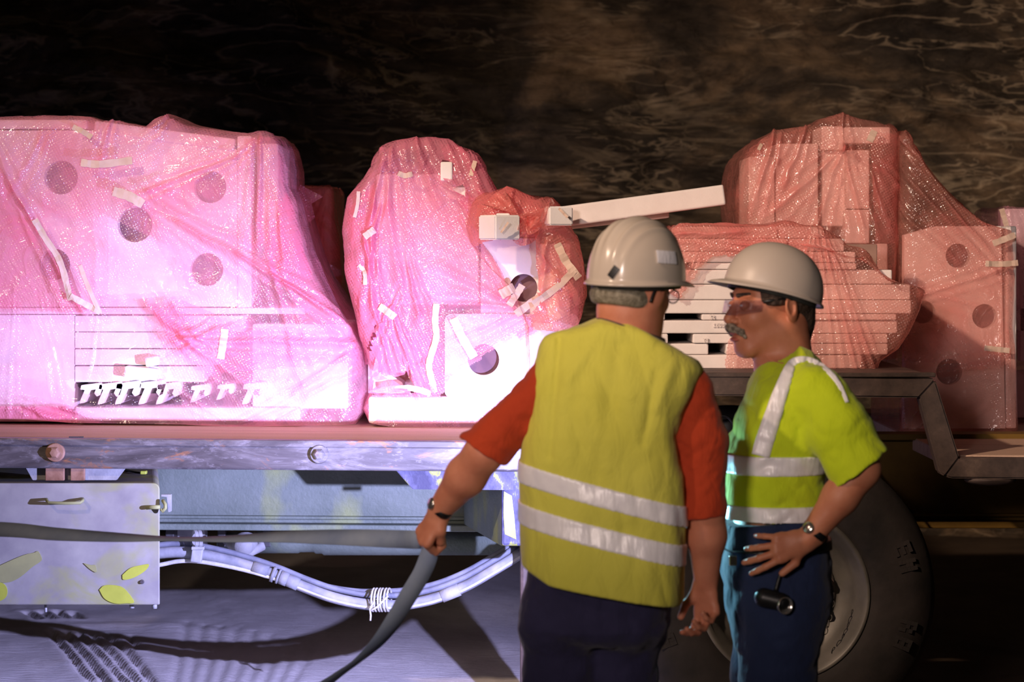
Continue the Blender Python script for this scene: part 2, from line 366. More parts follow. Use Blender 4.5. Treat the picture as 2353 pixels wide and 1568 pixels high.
for k in range(9):      # fine tyre tread marks on the right of the ruts
    p0, p1 = fl(430+k*38, 1430+6*k), fl(400+k*34, 1568)
    Z -= .008*np.exp(-(segdist(X, Y, [p0, p1])/.016)**2)
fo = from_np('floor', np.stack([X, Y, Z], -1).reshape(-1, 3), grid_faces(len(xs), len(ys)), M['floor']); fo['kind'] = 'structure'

xs = axis([(-10, -4.2, .12), (-4.2, 4.2, .028), (4.2, 10, .12)]); zs = axis([(-.3, 5.2, .026), (5.2, 9, .12)])
X, Zz = np.meshgrid(xs, zs, indexing='ij')
wx = X+.5*fbm(X*.5, Zz*.5, 0*X, 3, 31); wz = Zz+.35*fbm(X*.6, Zz*.6, 0*X+5, 3, 41)
la = wz*1.0+.22*wx
D = .22*ridge(wx*.35, la*1.5, 0*X, 4, 50)+.09*ridge(wx*1.1, la*3.2, 0*X+3, 3, 61)+.05*fbm(wx*4, la*7, 0*X, 3, 71)+.35*fbm(X*.3, Zz*.4, 0*X, 2, 80)
Yw = 15.1-D*1.0+.10*(Zz-3)*0
wo = from_np('wall_back', np.stack([X, Yw, Zz], -1).reshape(-1, 3), grid_faces(len(xs), len(zs)), M['rock']); wo['kind'] = 'structure'

# ------------------------------------------------------------------ trailer
TY = 8.40                                  # plane of the near side rail
ZD = ZP(1003, TY)                          # low deck height
ZR = ZP(858, TY)                           # raised deck height over the wheels
ZL = ZP(1048, TY)                          # rear low deck
tr = empty('trailer', (0, 9.6, 0), 'dusty steel flatbed trailer with raised deck over its wheel, loaded with pink wrapped foam', 'trailer')
box('deck_board', XP(-260, TY), XP(1425, TY), TY+.02, 11.0, ZD-.05, ZD, M['wood'], tr, .004, 'wooden deck boards')
box('raised_deck', XP(1425, TY), XP(2128, TY), TY+.02, 11.0, ZR-.05, ZR, M['dsteel'], tr, .004)
box('deck_board', XP(2190, TY), XP(2620, TY), TY+.02, 11.0, ZL-.05, ZL, M['wood'], tr, .004, 'bare wooden boards of the rear deck')
# side rail of the low deck: lip plus channel face
bm = bmesh.new()
yf = TY-.03
add_box(bm, ((XP(-260, TY)+XP(1425, TY))/2, yf+.03, ZP(1012, TY)), (abs(XP(1425, TY)-XP(-260, TY))/2, .035, .0125), None, .004)
add_box(bm, ((XP(-260, TY)+XP(1425, TY))/2, yf+.018, ZP(1044, TY)), (abs(XP(1425, TY)-XP(-260, TY))/2, .014, .044), None, .008, 3)
from_bm('side_rail', bm, M['steel'], tr, label='scratched bluish steel side rail')
pbox('rail_slot', 158, 192, 1003.5, 1006.5, TY-.036, .004, M['dark'], tr, 0.0005)
def bolt(px, py, mat=M['steel']):
    bm = bmesh.new(); c = W(px, py, TY-.03)
    add_lathe(bm, [(.0, -.030), (.014, -.029), (.020, -.024), (.021, -.012)], c, 'Y', 6)
    add_lathe(bm, [(.0, -.012), (.030, -.012), (.033, -.006), (.034, .006)], c, 'Y', 28)
    bmesh.ops.remove_doubles(bm, verts=bm.verts, dist=.0001)
    from_bm('bolt', bm, mat, tr, label='hexagonal bolt with washer on the side rail')
bolt(127, 1040, M['rust']); bolt(734, 1044)
# raised rail, slanted rail, rear rail
def rail(pts_top, w_px, name, Y=TY-.03, dep=.07, mat=M['dsteel']):
    bm = bmesh.new()
    for (a, b) in zip(pts_top, pts_top[1:]):
        pass
    o = pprism(name, pts_top, Y, dep, mat, tr, .006); return o
rail([(1424, 860), (2140, 868), (2150, 874), (2112, 915), (1424, 908)], 0, 'raised_rail')
box('rail_lip', XP(1424, TY), XP(2146, TY), TY-.036, TY+.03, ZR-.012, ZR+.003, M['dsteel'], tr, .003, 'rusty top lip of the raised rail')
rail([(2150, 874), (2112, 915), (2158, 1088), (2172, 1096), (2205, 1052)], 0, 'slanted_rail')
rail([(2205, 1052), (2172, 1096), (2185, 1100), (2620, 1104), (2620, 1056)], 0, 'rear_rail')
rail([(1424, 860), (1470, 908), (1440, 1075), (1390, 1075)], 0, 'slanted_rail')
bm = bmesh.new(); c = W(2275, 1103, TY)
add_lathe(bm, [(0, -.03), (.05, -.02), (.07, .0), (.05, .03), (0, .04)], c, 'Y', 20)
for v in bm.verts: v.co.z = c.z+(v.co.z-c.z)*.3; v.co.x = c.x+(v.co.x-c.x)*1.3
from_bm('rope_hook', bm, M['dsteel'], tr, True)
# main beams
BY = 9.25
zt, zb = ZD-.05, ZP(1210, BY)
def ibeam(x0, x1, mat, y, label=None):
    bm = bmesh.new(); xc, hx = (x0+x1)/2, (x1-x0)/2
    add_box(bm, (xc, y+.006, (zt+zb)/2), (hx, .006, (zt-zb)/2), None, .001)
    add_box(bm, (xc, y, zb+.012), (hx, .07, .012), None, .004)
    add_box(bm, (xc, y, zt-.012), (hx, .07, .012), None, .004)
    add_box(bm, (xc, y-.012, zb+.045), (hx, .014, .006), None, .003)
    return from_bm('main_beam', bm, mat, tr, label=label)
ibeam(XP(-260, BY), XP(1180, BY), M['green'], BY, 'pale green longitudinal beam under the low deck')
ibeam(XP(1180, BY), XP(2700, BY), M['yframe'], BY, 'shade-darkened yellow longitudinal beam behind the wheel')
ibeam(XP(-260, BY), XP(2700, BY), M['green'], 10.35)
# cross members and outrigger
bm = bmesh.new()
a = [(XP(1066, 9.2), 9.2), (XP(1152, 8.5), 8.5)]
vs = []
for (x, y, z0, z1) in [(XP(1066, 9.2), 9.2, zt, ZP(1205, 9.2)), (XP(1152, 8.5), 8.5, zt, ZP(1255, 8.5))]:
    vs += [bm.verts.new((x, y, z0)), bm.verts.new((x, y, z1)), bm.verts.new((x+.02, y, z1)), bm.verts.new((x+.02, y, z0))]
bmesh.ops.convex_hull(bm, input=vs); from_bm('outrigger_plate', bm, M['green'], tr)
pbox('support_post', 1152, 1216, 1075, 1256, 8.46, .10, M['postpaint'], tr, .01, 'post with flaking blue and yellow paint')
pprism('paint_patch', [(1158, 1130), (1176, 1140), (1182, 1190), (1186, 1240), (1160, 1228), (1157, 1180)], 8.457, .004, M['ypatch'], tr)
# bracket plates hanging under the side rail
pprism('bracket_plate', [(905, 1076), (1180, 1078), (1180, 1127), (948, 1125)], TY, .012, M['postpaint'], tr, .002, 'bluish bracket plate under the rail')
pbox('bracket_tab', 1004, 1032, 1127, 1134, TY+.002, .010, M['steel'], tr, .001)
pprism('bracket_plate', [(56, 1072), (292, 1072), (268, 1104), (74, 1104)], TY+.02, .012, M['dustpipe'], tr, .002, 'pale bracket plate behind the tool box top')
for x0, x1 in ((104, 147), (162, 194)): pbox('bracket_rib', x0, x1, 1072, 1105, TY-.004, .02, M['rust'], tr, .002)
# tool box
bm = bmesh.new()
def rrect(x0, x1, z0, z1, r, n=6, cor=(1, 1, 1, 1)):
    pts = []
    for (cx, cz, a0, k) in ((x1-r, z1-r, 0, 0), (x0+r, z1-r, 90, 1), (x0+r, z0+r, 180, 2), (x1-r, z0+r, 270, 3)):
        if not cor[k]: pts.append((x1 if k in (0, 3) else x0, z1 if k < 2 else z0)); continue
        for i in range(n+1):
            a = math.radians(a0+90*i/n); pts.append((cx+r*math.cos(a), cz+r*math.sin(a)))
    return pts
add_prism(bm, rrect(XP(-150, TY), XP(367, TY), ZP(1391, TY), ZP(1111, TY), .022, 6, (1, 1, 0, 0)), TY+.004, BY-.03)
for f in bm.faces: f.smooth = False
for v in bm.verts: v.co.x -= .156*(v.co.y-TY)
tb = from_bm('tool_box', bm, M['boxpaint'], tr, label='dust covered tool box with flaking yellow paint')
mdb = tb.modifiers.new('bevel', 'BEVEL'); mdb.width = .004; mdb.segments = 2; mdb.limit_method = 'ANGLE'; mdb.angle_limit = math.radians(50)
def patch(pts, mat, nm='paint_patch', y=TY):
    n = len(pts); q = [tuple(v) for v in catmull(list(pts)+[pts[0]], 4)]
    return pprism(nm, q[:-1], y, .006, mat, tb)
patch([(0, 1300), (40, 1282), (62, 1274), (72, 1272), (80, 1270), (88, 1268), (96, 1284), (92, 1292), (74, 1304), (48, 1326), (24, 1338), (0, 1339), (-30, 1330)], M['ypale'])
patch([(192, 1295), (208, 1299), (219, 1300), (221, 1316), (206, 1308)], M['ypale'])
patch([(281, 1322), (300, 1306), (326, 1299), (342, 1298), (334, 1312), (308, 1328), (284, 1333)], M['ypatch'])
patch([(228, 1356), (240, 1346), (266, 1346), (286, 1354), (308, 1384), (290, 1387), (262, 1387), (240, 1376)], M['ypatch'])
patch([(-30, 1336), (4, 1340), (16, 1354), (14, 1372), (0, 1382), (-30, 1390)], M['ypatch'])
tube('handle', [W(107, 1148, TY), W(107, 1150, TY-.035), W(112, 1156, TY-.045), W(150, 1157, TY-.048), W(184, 1156, TY-.045), W(190, 1151, TY-.035), W(190, 1147, TY)], .0055, M['ypale'], tb, 10)
bm = bmesh.new(); add_tube(bm, [W(337, 1167, TY-.01), W(352, 1166, TY-.02), W(368, 1166, TY-.022)], .0075, 10)
add_tube(bm, [W(374, 1150, TY-.01), W(380, 1160, TY-.02), W(380, 1168, TY-.025), W(374, 1176, TY-.02), W(370, 1170, TY-.02)], .006, 10)
from_bm('latch', bm, M['ypale'], tb, True)
pprism('hasp_plate', [(370, 1137), (393, 1137), (393, 1176), (386, 1178), (384, 1142), (370, 1142)], TY+.01, .02, M['dustpipe'], tb, .001)
tube('drain_peg', [W(105, 1388, TY+.06), W(105, 1407, TY+.06)], .005, M['dustpipe'], tb, 8)
tube('drain_peg', [W(303, 1388, TY+.05), W(303, 1398, TY+.05)], .009, M['dustpipe'], tb, 8)
tube('drain_peg', [W(355, 1388, TY+.05), W(355, 1399, TY+.05)], .009, M['dustpipe'], tb, 8)
bm = bmesh.new(); add_lathe(bm, [(0, -.004), (.006, -.004), (.008, .004)], W(326, 1338, TY), 'Y', 14); from_bm('rivet', bm, M['steel'], tb)
tube('lamp_cable', [W(285, 1080, 8.9), W(310, 1086, 8.75), W(326, 1088, 8.72)], .004, M['black'], tb, 8)
pbox('cable_connector', 322, 336, 1083, 1091, 8.70, .03, M['ypatch'], tb, .003)
# drive shaft, valve, air tank under the beam
bm = bmesh.new(); y0 = 9.6
add_lathe(bm, [(.0, XP(500, y0)), (.034, XP(500, y0)), (.034, XP(590, y0)), (.05, XP(592, y0)), (.05, XP(686, y0)), (.046, XP(690, y0)), (.046, XP(722, y0)), (.052, XP(726, y0)),
               (.052, XP(740, y0)), (.058, XP(745, y0)), (.058, XP(1180, y0)), (0, XP(1180, y0))], (0, y0, ZP(1243, y0)), 'X', 32)
from_bm('drive_shaft', bm, M['green'], tr, True, 'greenish yellow drive shaft')
bm = bmesh.new(); c = W(563, 1253, 9.2)
add_lathe(bm, [(0, -.05), (.034, -.05), (.034, -.035), (.026, -.03), (.026, -.045), (0, -.03)], c, 'Y', 28)
add_lathe(bm, [(.034, -.04), (.05, -.01), (.045, .05), (.02, .09), (0, .09)], c, 'Y', 28)
add_tube(bm, [W(520, 1240, 9.25), W(540, 1262, 9.2), W(575, 1270, 9.18), W(600, 1258, 9.2), W(592, 1238, 9.25)], .018, 14)
from_bm('tow_coupling', bm, M['dustpipe'], tr, True)
for (x0, x1) in ((380, 400), (455, 470), (500, 518), (604, 622)):
    pbox('cross_bracket', x0, x1, 1212, 1258, 9.55, .1, M['dark' if x0 != 455 else 'dustpipe'], tr, .004)
pbox('air_tank_strap', 400, 450, 1214, 1256, 9.7, .08, M['dustpipe'], tr, .01)
# hoses
def hpath(pts, Y): return [tuple(p) for p in catmull([tuple(W(x, y, Y)) for x, y in pts], 10)]
hz = 8.92
mainp = [(300, 1280), (365, 1272), (410, 1269), (455, 1273), (520, 1287), (580, 1304), (640, 1325), (700, 1350), (760, 1372), (820, 1386), (870, 1391), (930, 1390), (1000, 1376), (1070, 1348), (1140, 1308), (1200, 1270), (1300, 1200)]
hs = tube('air_hose', hpath(mainp, hz), .020, M['hose'], tr, 16, 'thick pale air hose sagging under the deck')
def off(p, f): return [(x, y+f(x)) for x, y in p]
ss = lambda x, a, b: max(0, min(1, (x-a)/(b-a)))
tube('air_hose', hpath(off(mainp, lambda x: -19-3*ss(x, 500, 900)), hz+.03), .011, M['hosedark'], tr, 12, 'thin hose above the thick one')
tube('air_hose', hpath(off(mainp, lambda x: -12-22*ss(x, 640, 900)), hz+.06), .010, M['hosedark'], tr, 12, 'topmost thin hose')
tube('air_hose', hpath(off(mainp, lambda x: 6-18*ss(x, 900, 1200)), hz+.05), .012, M['hosedark'], tr, 12)
tube('air_hose', hpath(off(mainp, lambda x: 19-14*ss(x, 430, 700)+(8*ss(-x, -430, -365))), hz-.012), .008, M['rope'], tr, 12, 'thin white hose below the thick one')
tube('air_hose', hpath(off(mainp, lambda x: -10-20*ss(x, 1000, 1200)), hz+.09), .014, M['hosedark'], tr, 12)
def ring_on(name, t0, r, mat, thick, wid, parent=None, Y=hz, tilt=0):
    P = hpath(mainp, Y); i = min(range(len(P)), key=lambda k: abs(P[k][0]-XP(t0, Y)))
    p = Vector(P[i]); d = (Vector(P[i+1])-Vector(P[i-1])).normalized()
    bm = bmesh.new(); add_lathe(bm, [(r, -wid/2), (r+thick, -wid/2), (r+thick, wid/2), (r, wid/2)], (0, 0, 0), 'X', 28, True)
    R = d.to_track_quat('X', 'Z').to_matrix()
    for v in bm.verts: v.co = R @ v.co + p
    return from_bm(name, bm, mat, parent or tr, True)
for x, wd, th in ((600, .060, .004), (630, .012, .010), (640, .008, .009), (655, .030, .006), (672, .055, .004)): ring_on('hose_sleeve' if wd > .02 else 'cable_tie', x, .0195, M['hose'], th, wd, hs)
ring_on('hose_sleeve', 1035, .0195, M['dustpipe'], .004, .07, hs)
# clamp with two band loops
bm = bmesh.new()
for dx in (0, 9):
    add_lathe(bm, [(.030, -.006), (.034, -.006), (.034, .006), (.030, .006)], W(449+dx, 1240, hz-.03), 'X', 24, True)
for v in bm.verts: v.co.x += (v.co.y-hz+.03)*-.35
add_box(bm, W(453, 1276, hz-.035), (.020, .016, .026), Matrix.Rotation(.15, 3, 'Y'), .004)
add_box(bm, W(455, 1260, hz-.05), (.023, .012, .006), None, .002)
from_bm('hose_clamp', bm, M['dustpipe'], tr)
# cord lashed around the bundle
bm = bmesh.new()
for k in range(6):
    cx = 856+k*7.0+random.uniform(-1, 1)
    pts = []
    for i in range(21):
        a = 2*math.pi*i/20; pts.append(W(cx+4*math.sin(a)+3, 1379+26*math.cos(a), hz)+Vector((0, .048*math.sin(a)-.0, 0)))
    add_tube(bm, pts, .0038, 8, False)
add_tube(bm, [W(858, 1385, hz-.05), W(850, 1400, hz-.055), W(852, 1415, hz-.05), W(851, 1427, hz-.05)], .0038, 8)
add_tube(bm, [W(852, 1404, hz-.055), W(866, 1396, hz-.055), W(892, 1370, hz-.05)], .0038, 8)
from_bm('cord_lashing', bm, M['rope'], tr, True, 'white cord wound round the hose bundle')
# hanging mud flap bracket / landing leg behind the man
bm = bmesh.new()
add_box(bm, (XP(1230, 8.75), 8.80, .36), (.055, .05, .33), None, .012)
add_box(bm, (XP(1230, 8.75), 8.80, .02), (.12, .11, .02), None, .008)
from_bm('landing_leg', bm, M['dsteel'], tr)
# wheel
def tread(parent, xc, zc, y0, y1, R, Rr):
    bm = bmesh.new(); n = 120; wdt = y1-y0
    prof = [(Rr, .012), (Rr+.012, .0), (Rr+.05, -.012), (Rr+.16, -.018), (R-.05, -.006), (R-.02, .012), (R, .032)]
    prof += [(R, wdt*.2), (R-.012, wdt*.21), (R-.012, wdt*.24), (R, wdt*.25), (R, wdt*.5-.01), (R-.012, wdt*.5), (R, wdt*.5+.01), (R, wdt-.03), (R-.05, wdt+.006), (Rr+.05, wdt), (Rr, wdt-.01)]
    add_lathe(bm, prof, (xc, y0, zc), 'Y', n, False)
    for f in bm.faces: f.smooth = True
    o = from_bm('tyre', bm, M['rubber'], parent, True); return o
WX, WZ, RR = XP(1803, TY), ZP(1375, TY), .527
WZ = RR-.0
def wheel(xc, y0, y1, lab):
    ty = tread(tr, xc, WZ, y0, y1, RR, .285); ty['label'] = lab
    bm = bmesh.new()
    add_lathe(bm, [(.300, .004), (.296, -.006), (.284, -.004), (.276, .02), (.262, .03), (.250, .075), (.236, .10), (.205, .115), (.19, .12), (.185, .105), (.12, .10), (.115, .08), (.0, .08)], (xc, y0, WZ), 'Y', 96)
    add_lathe(bm, [(0, .10), (.085, .10), (.085, .0), (.07, -.02), (.045, -.03), (0, -.03)], (xc, y0+.06, WZ), 'Y', 40)
    rm = from_bm('wheel_rim', bm, M['rim'], tr, True)
    for k in range(10):
        a = 2*math.pi*(k+.3)/10; c = (xc+.165*math.cos(a), y0+.10, WZ+.165*math.sin(a))
        bm = bmesh.new(); add_lathe(bm, [(0, -.03), (.009, -.03), (.016, -.022), (.017, .0)], c, 'Y', 6); add_lathe(bm, [(.012, -.004), (.022, -.004), (.023, .002)], c, 'Y', 16)
        from_bm('wheel_nut', bm, M['dsteel'], rm)
    return ty
ty = wheel(WX, TY+.0, TY+.29, 'big worn tyre seen behind the legs of the two men')
wheel(WX, 10.3, 10.6, 'tyre on the far side of the trailer')
# raised lettering blocks on the sidewall
GL = {'E': ['111', '100', '111', '100', '111'], 'A': ['111', '101', '111', '101', '101'], '8': ['111', '101', '111', '101', '111'], 'R': ['110', '101', '110', '101', '101'], 'N': ['101', '111', '111', '101', '101'], '4': ['101', '101', '111', '001', '001']}
rad = .435
for ch, ang in (('A', 168), ('E', 176), ('R', 184.5), ('4', 193), ('8', 201), ('N', 14), ('E', 22), ('8', 338), ('R', 346)):
    a = math.radians(ang); er = Vector((math.cos(a), 0, math.sin(a))); et = Vector((math.sin(a), 0, -math.cos(a)))
    bm = bmesh.new()
    for r_, row in enumerate(GL[ch]):
        for c_, b_ in enumerate(row):
            if b_ == '1':
                p = Vector((WX, TY-.019, WZ))+er*(rad+.028-r_*.012)+et*((c_-1)*.014)
                R = Matrix((et, Vector((0, 1, 0)), er)).transposed()
                add_box(bm, p, (.0072, .0016, .0062), R)
    from_bm('tyre_lettering', bm, M['rubber'], ty)
# chain hanging by the rim
bm = bmesh.new()
for k, (x, y) in enumerate([(1914, 1372), (1911, 1388), (1908, 1404), (1905, 1420), (1902, 1434), (1895, 1450), (1884, 1468)]):
    pts = [W(x+7*math.cos(a)*(1 if k % 2 else .4), y+9*math.sin(a), TY-.03) + Vector((0, .004*math.sin(2*a), 0)) for a in [2*math.pi*i/14 for i in range(15)]]
    add_tube(bm, pts, .0022, 6, False)
from_bm('chain', bm, M['rim'], tr, True)
# clutter under the raised deck: axle, spring, tank, cable
tube('axle', [(WX, TY+.25, WZ), (WX, 10.35, WZ)], .065, M['dark'], tr, 20)
box('spring_hanger', WX-.55, WX+.55, 9.05, 9.13, WZ+.12, WZ+.17, M['dark'], tr, .01)
tube('air_tank', [(XP(1640, 9.1), 9.12, ZP(985, 9.1)), (XP(1700, 9.1), 9.12, ZP(985, 9.1))], .085, M['dark'], tr, 24)
tube('air_line', hpath([(1640, 960), (1668, 957), (1684, 975), (1684, 1005), (1676, 1030), (1660, 1060)], 8.9), .006, M['black'], tr, 8)
tube('air_line', hpath([(1985, 1060), (2010, 1090), (2050, 1140), (2100, 1180)], 8.95), .005, M['black'], tr, 8)

for o in list(bpy.data.objects):
    if o.type == 'MESH' and (o.name.split('.')[0] in ('side_rail',) or (o.name == 'deck_board') or o.get('label') == 'pale green longitudinal beam under the low deck'):
        for v in o.data.vertices: v.co.z -= .0085*max(0., v.co.x+1.77)
# ------------------------------------------------------------------ wrapped foam bundles
def ipl(pts):
    xs_, ys_ = zip(*sorted(pts)); return lambda x: np.interp(x, xs_, ys_)
def inpoly(px, py, poly):
    c = np.zeros(px.shape, bool); n = len(poly)
    for i in range(n):
        x0, y0 = poly[i]; x1, y1 = poly[(i+1) % n]
        if y0 == y1: continue
        c ^= ((y0 > py) != (y1 > py)) & (px < (x1-x0)*(py-y0)/(y1-y0)+x0)
    return c
class Surf: pass
def folds(px, py, Y, creases, seed, amp):
    """height of the film (m) from large waves, pulled wrinkles and creases given in picture rows/columns of its own front plane"""
    x, z = px/640., py/640.
    wx_, wz_ = x+.10*fbm(x*3, z*3, 0*x, 3, seed), z+.10*fbm(x*3, z*3, 0*x+4, 3, seed+3)
    d = amp*(.55*fbm(wx_*4.2, wz_*3.6, 0*x, 3, seed+7)+.16*ridge(wx_*9+wz_*4, wz_*5-wx_*4, 0*x, 3, seed+11))
    lay = .10*fbm(wx_*5, wz_*5, 0*x+2, 4, seed+17)
    for c in creases:
        (x0, y0), (x1, y1), wd, am = c[:4]
        L2 = (x1-x0)**2+(y1-y0)**2; tt = ((px-x0)*(x1-x0)+(py-y0)*(y1-y0))/L2; tc = np.clip(tt, 0, 1)
        nrm = ((px-x0)*(y1-y0)-(py-y0)*(x1-x0))/math.sqrt(L2)+wd*.5*vn(tt*4, tt*0, 0*tt, int(x0+y0))
        fade = np.exp(-np.maximum(np.maximum(-tt, tt-1), 0)*math.sqrt(L2)/25)
        spread = 1+1.0*tc
        prof = np.exp(-(nrm/(wd*spread*.6))**2)+.45*np.exp(-((nrm-2.1*wd*spread)/(wd*spread*.6))**2)+.3*np.exp(-((nrm+2.4*wd*spread)/(wd*spread*.6))**2)
        d += am*prof*fade; lay += .16*prof*fade*(c[4] if len(c) > 4 else 1)
    return d, lay
def wrap(name, parent, Y0, depth, left, right, top, zb_py, creases=(), layers=(), holes=(), seed=1, amp=.014, rc=.07, rt=.06, mat='wrap', nf=300, nv=210, slope=None, base_lay=.44, bottom=None, label=None, bulge=None):
    """left/right: [(row, column)], top: [(column, row)] in pixels of the front plane Y0"""
    fl_, fr_, ft_ = ipl(left), ipl(right), ipl(top)
    pys = np.array([p[1] for p in top]); tmin = pys.min()
    # rows: v 0..1 body, then rounding, then cap
    body = np.linspace(0, 1, nv); rows = [(v, 0., 0.) for v in body]
    rows += [(1., 1-math.cos(a), math.sin(a)) for a in np.linspace(0, math.pi/2, 10)[1:]]
    cap = [k/10 for k in range(1, 11)]
    nc, nsd, nbk = 9, 26, 40
    P, LY = [], []
    s = F/Y0; rtp = rt*s
    fb_ = ipl(bottom) if bottom else (lambda x: 0*x+zb_py)
    def ring(v, ins_, up, capk=None):
        # nominal row of this ring, used for the side profiles
        xm = None
        k = ins_*rt if capk is None else rt+capk*(depth*.5-rt-.004)
        vr = zb_py+(tmin-zb_py)*v
        pl, pr = float(fl_(vr)), float(fr_(vr))
        for _ in range(3):
            yl_, yr_ = float(ft_(pl)), float(ft_(pr))
            pl = float(fl_(float(fb_(pl))+(yl_-float(fb_(pl)))*v)); pr = float(fr_(float(fb_(pr))+(yr_-float(fb_(pr)))*v))
        x0, x1 = XP(pl, Y0)+k*.9, XP(pr, Y0)-k*.9; y0, y1 = Y0+k, Y0+depth-k
        if x1-x0 < .01: m_ = (x0+x1)/2; x0, x1 = m_-.005, m_+.005
        r = max(.004, min(rc, (x1-x0)*.45, (y1-y0)*.45))
        pts, nn = [], []
        fx_ = np.linspace(x0+r, x1-r, nf)
        for x in fx_: pts.append((x, y0)); nn.append((0, -1))
        for i in range(1, nc): a = math.pi/2*i/nc; pts.append((x1-r+r*math.sin(a), y0+r-r*math.cos(a))); nn.append((math.sin(a), -math.cos(a)))
        for y in np.linspace(y0+r, y1-r, nsd): pts.append((x1, y)); nn.append((1, 0))
        for x in np.linspace(x1-r, x0+r, nbk): pts.append((x, y1)); nn.append((0, 1))
        for y in np.linspace(y1-r, y0+r, nsd): pts.append((x0, y)); nn.append((-1, 0))
        for i in range(1, nc): a = math.pi/2*i/nc; pts.append((x0+r-r*math.sin(math.pi/2-a)*0-r*math.cos(a)*1+0, y0+r-r*math.sin(a))); nn.append((-math.cos(a), -math.sin(a)))
        pts = np.array(pts); nn = np.array(nn)
        pxs = CX+pts[:, 0]*s
        tz = ft_(np.clip(pxs, min(p[0] for p in top), max(p[0] for p in top))); bz = fb_(pxs)
        pyr = bz+(tz+rtp-bz)*v-rtp*up
        return pts, nn, pxs, pyr, up, v
    allp, alln, allpx, allpy, ups = [], [], [], [], []
    for (v, i_, up) in rows:
        a = ring(v, i_, up); allp.append(a[0]); allpx.append(a[2]); allpy.append(a[3])
        cu = math.sqrt(max(0, 1-up*up)); alln.append(np.concatenate([a[1]*cu, np.full((len(a[1]), 1), up)], 1))
    for ck in cap:
        a = ring(1., 1., 1., ck); allp.append(a[0]); allpx.append(a[2]); allpy.append(a[3]); alln.append(np.tile([0, 0, 1.], (len(a[0]), 1)))
    PX, PY = np.array(allpx), np.array(allpy); XY = np.array(allp); NN = np.array(alln)
    # side walls read the fold field with their depth unrolled
    U = PX+(XY[..., 1]-Y0)*s*np.where(PX > (PX.min()+PX.max())/2, 1, -1)*(np.abs(NN[..., 0]) > .3)
    d, lay = folds(U, PY-(NN[..., 2] > .9)*(XY[..., 1]-Y0)*s, Y0, creases, seed, amp)
    if bulge is not None: d = d+bulge(PX, PY)
    vfade = np.clip((fb_(PX)-PY)/12, 0, 1); d = d*vfade
    co = np.stack([XY[..., 0], XY[..., 1], H-(PY-HY)/s], -1)+NN*d[..., None]
    if slope is not None: co[..., 1] += slope(PX, PY)
    for poly, val in layers:
        m_ = inpoly(PX, PY, poly) & (np.abs(NN[..., 0]) < .8); lay = lay+val*m_
    lay = np.clip(lay+base_lay, 0, 1)
    nr, nc_ = PX.shape
    i = np.arange(nr-1)[:, None]*nc_; j = np.arange(nc_)[None, :]; jn = (j+1) % nc_
    faces = np.stack([i+j, i+jn, i+nc_+jn, i+nc_+j], -1)
    keep = np.ones(faces.shape[:2], bool)
    for poly in holes:
        cx_ = PX[:-1]; cy_ = PY[:-1]; jag = 3*vn(cx_/9, cy_/9, 0*cx_, 5)
        keep &= ~(inpoly(cx_+jag, cy_+jag, poly) & (NN[:-1, :, 1] < -.15))
    faces = faces[keep]
    o = from_np(name, co.reshape(-1, 3), faces, M[mat], parent, True, label)
    at = o.data.attributes.new('layers', 'FLOAT', 'POINT'); at.data.foreach_set('value', lay.ravel().astype(np.float32))
    S = Surf(); nfr = nf
    gx, gy, gd = PX[:len(rows), :nfr], PY[:len(rows), :nfr], co[:len(rows), :nfr, 1]
    def ysurf(px, py):
        k = np.argmin((gx-px)**2+(gy-py)**2); return float(gd.flat[k])
    S.y = ysurf; S.o = o; return S
def tape(parent, S, pts, wd, mat='tape', lift=.005, Y=None, name='tape_strip'):
    """strip of paper tape following the film"""
    q = catmull(pts, 5) if len(pts) > 2 else [np.array(pts[0])+(np.array(pts[1])-np.array(pts[0]))*k/8 for k in range(9)]
    bm = bmesh.new(); L = []
    ph = random.uniform(0, 6)
    for i, p in enumerate(q):
        a, b = q[max(0, i-1)], q[min(len(q)-1, i+1)]; t_ = (np.array(b)-np.array(a)); t_ = t_/np.linalg.norm(t_); n_ = np.array([-t_[1], t_[0]])
        hw = wd/2*(1+.08*math.sin(i*2.1+ph))
        row = []
        for k in (-1, 0, 1):
            u = np.array(p)+n_*hw*k
            y = (S.y(*u) if S else Y)-lift-.0015*math.sin(i*1.3+k+ph)
            row.append((u[0], u[1], y))
        ym = min(r[2] for r in row)
        row = [(r[0], r[1], .35*r[2]+.65*ym) for r in row]
        y0 = S.Y0 if S and hasattr(S, 'Y0') else None
        vv = []
        for (a_, b_, y) in row:
            Yr = S.Yr if S else Y
            vv.append(Vector((XP(a_, Yr), y, ZP(b_, Yr))))
        L.append([[bm.verts.new(v) for v in vv], [bm.verts.new(v+Vector((0, .0012, 0))) for v in vv]])
    for A, B in zip(L, L[1:]):
        for s_ in (0, 1):
            for k in (0, 1): bm.faces.new((A[s_][k], A[s_][k+1], B[s_][k+1], B[s_][k]))
        bm.faces.new((A[0][0], B[0][0], B[1][0], A[1][0])); bm.faces.new((A[0][2], A[1][2], B[1][2], B[0][2]))
    return from_bm(name, bm, M[mat], parent, False)
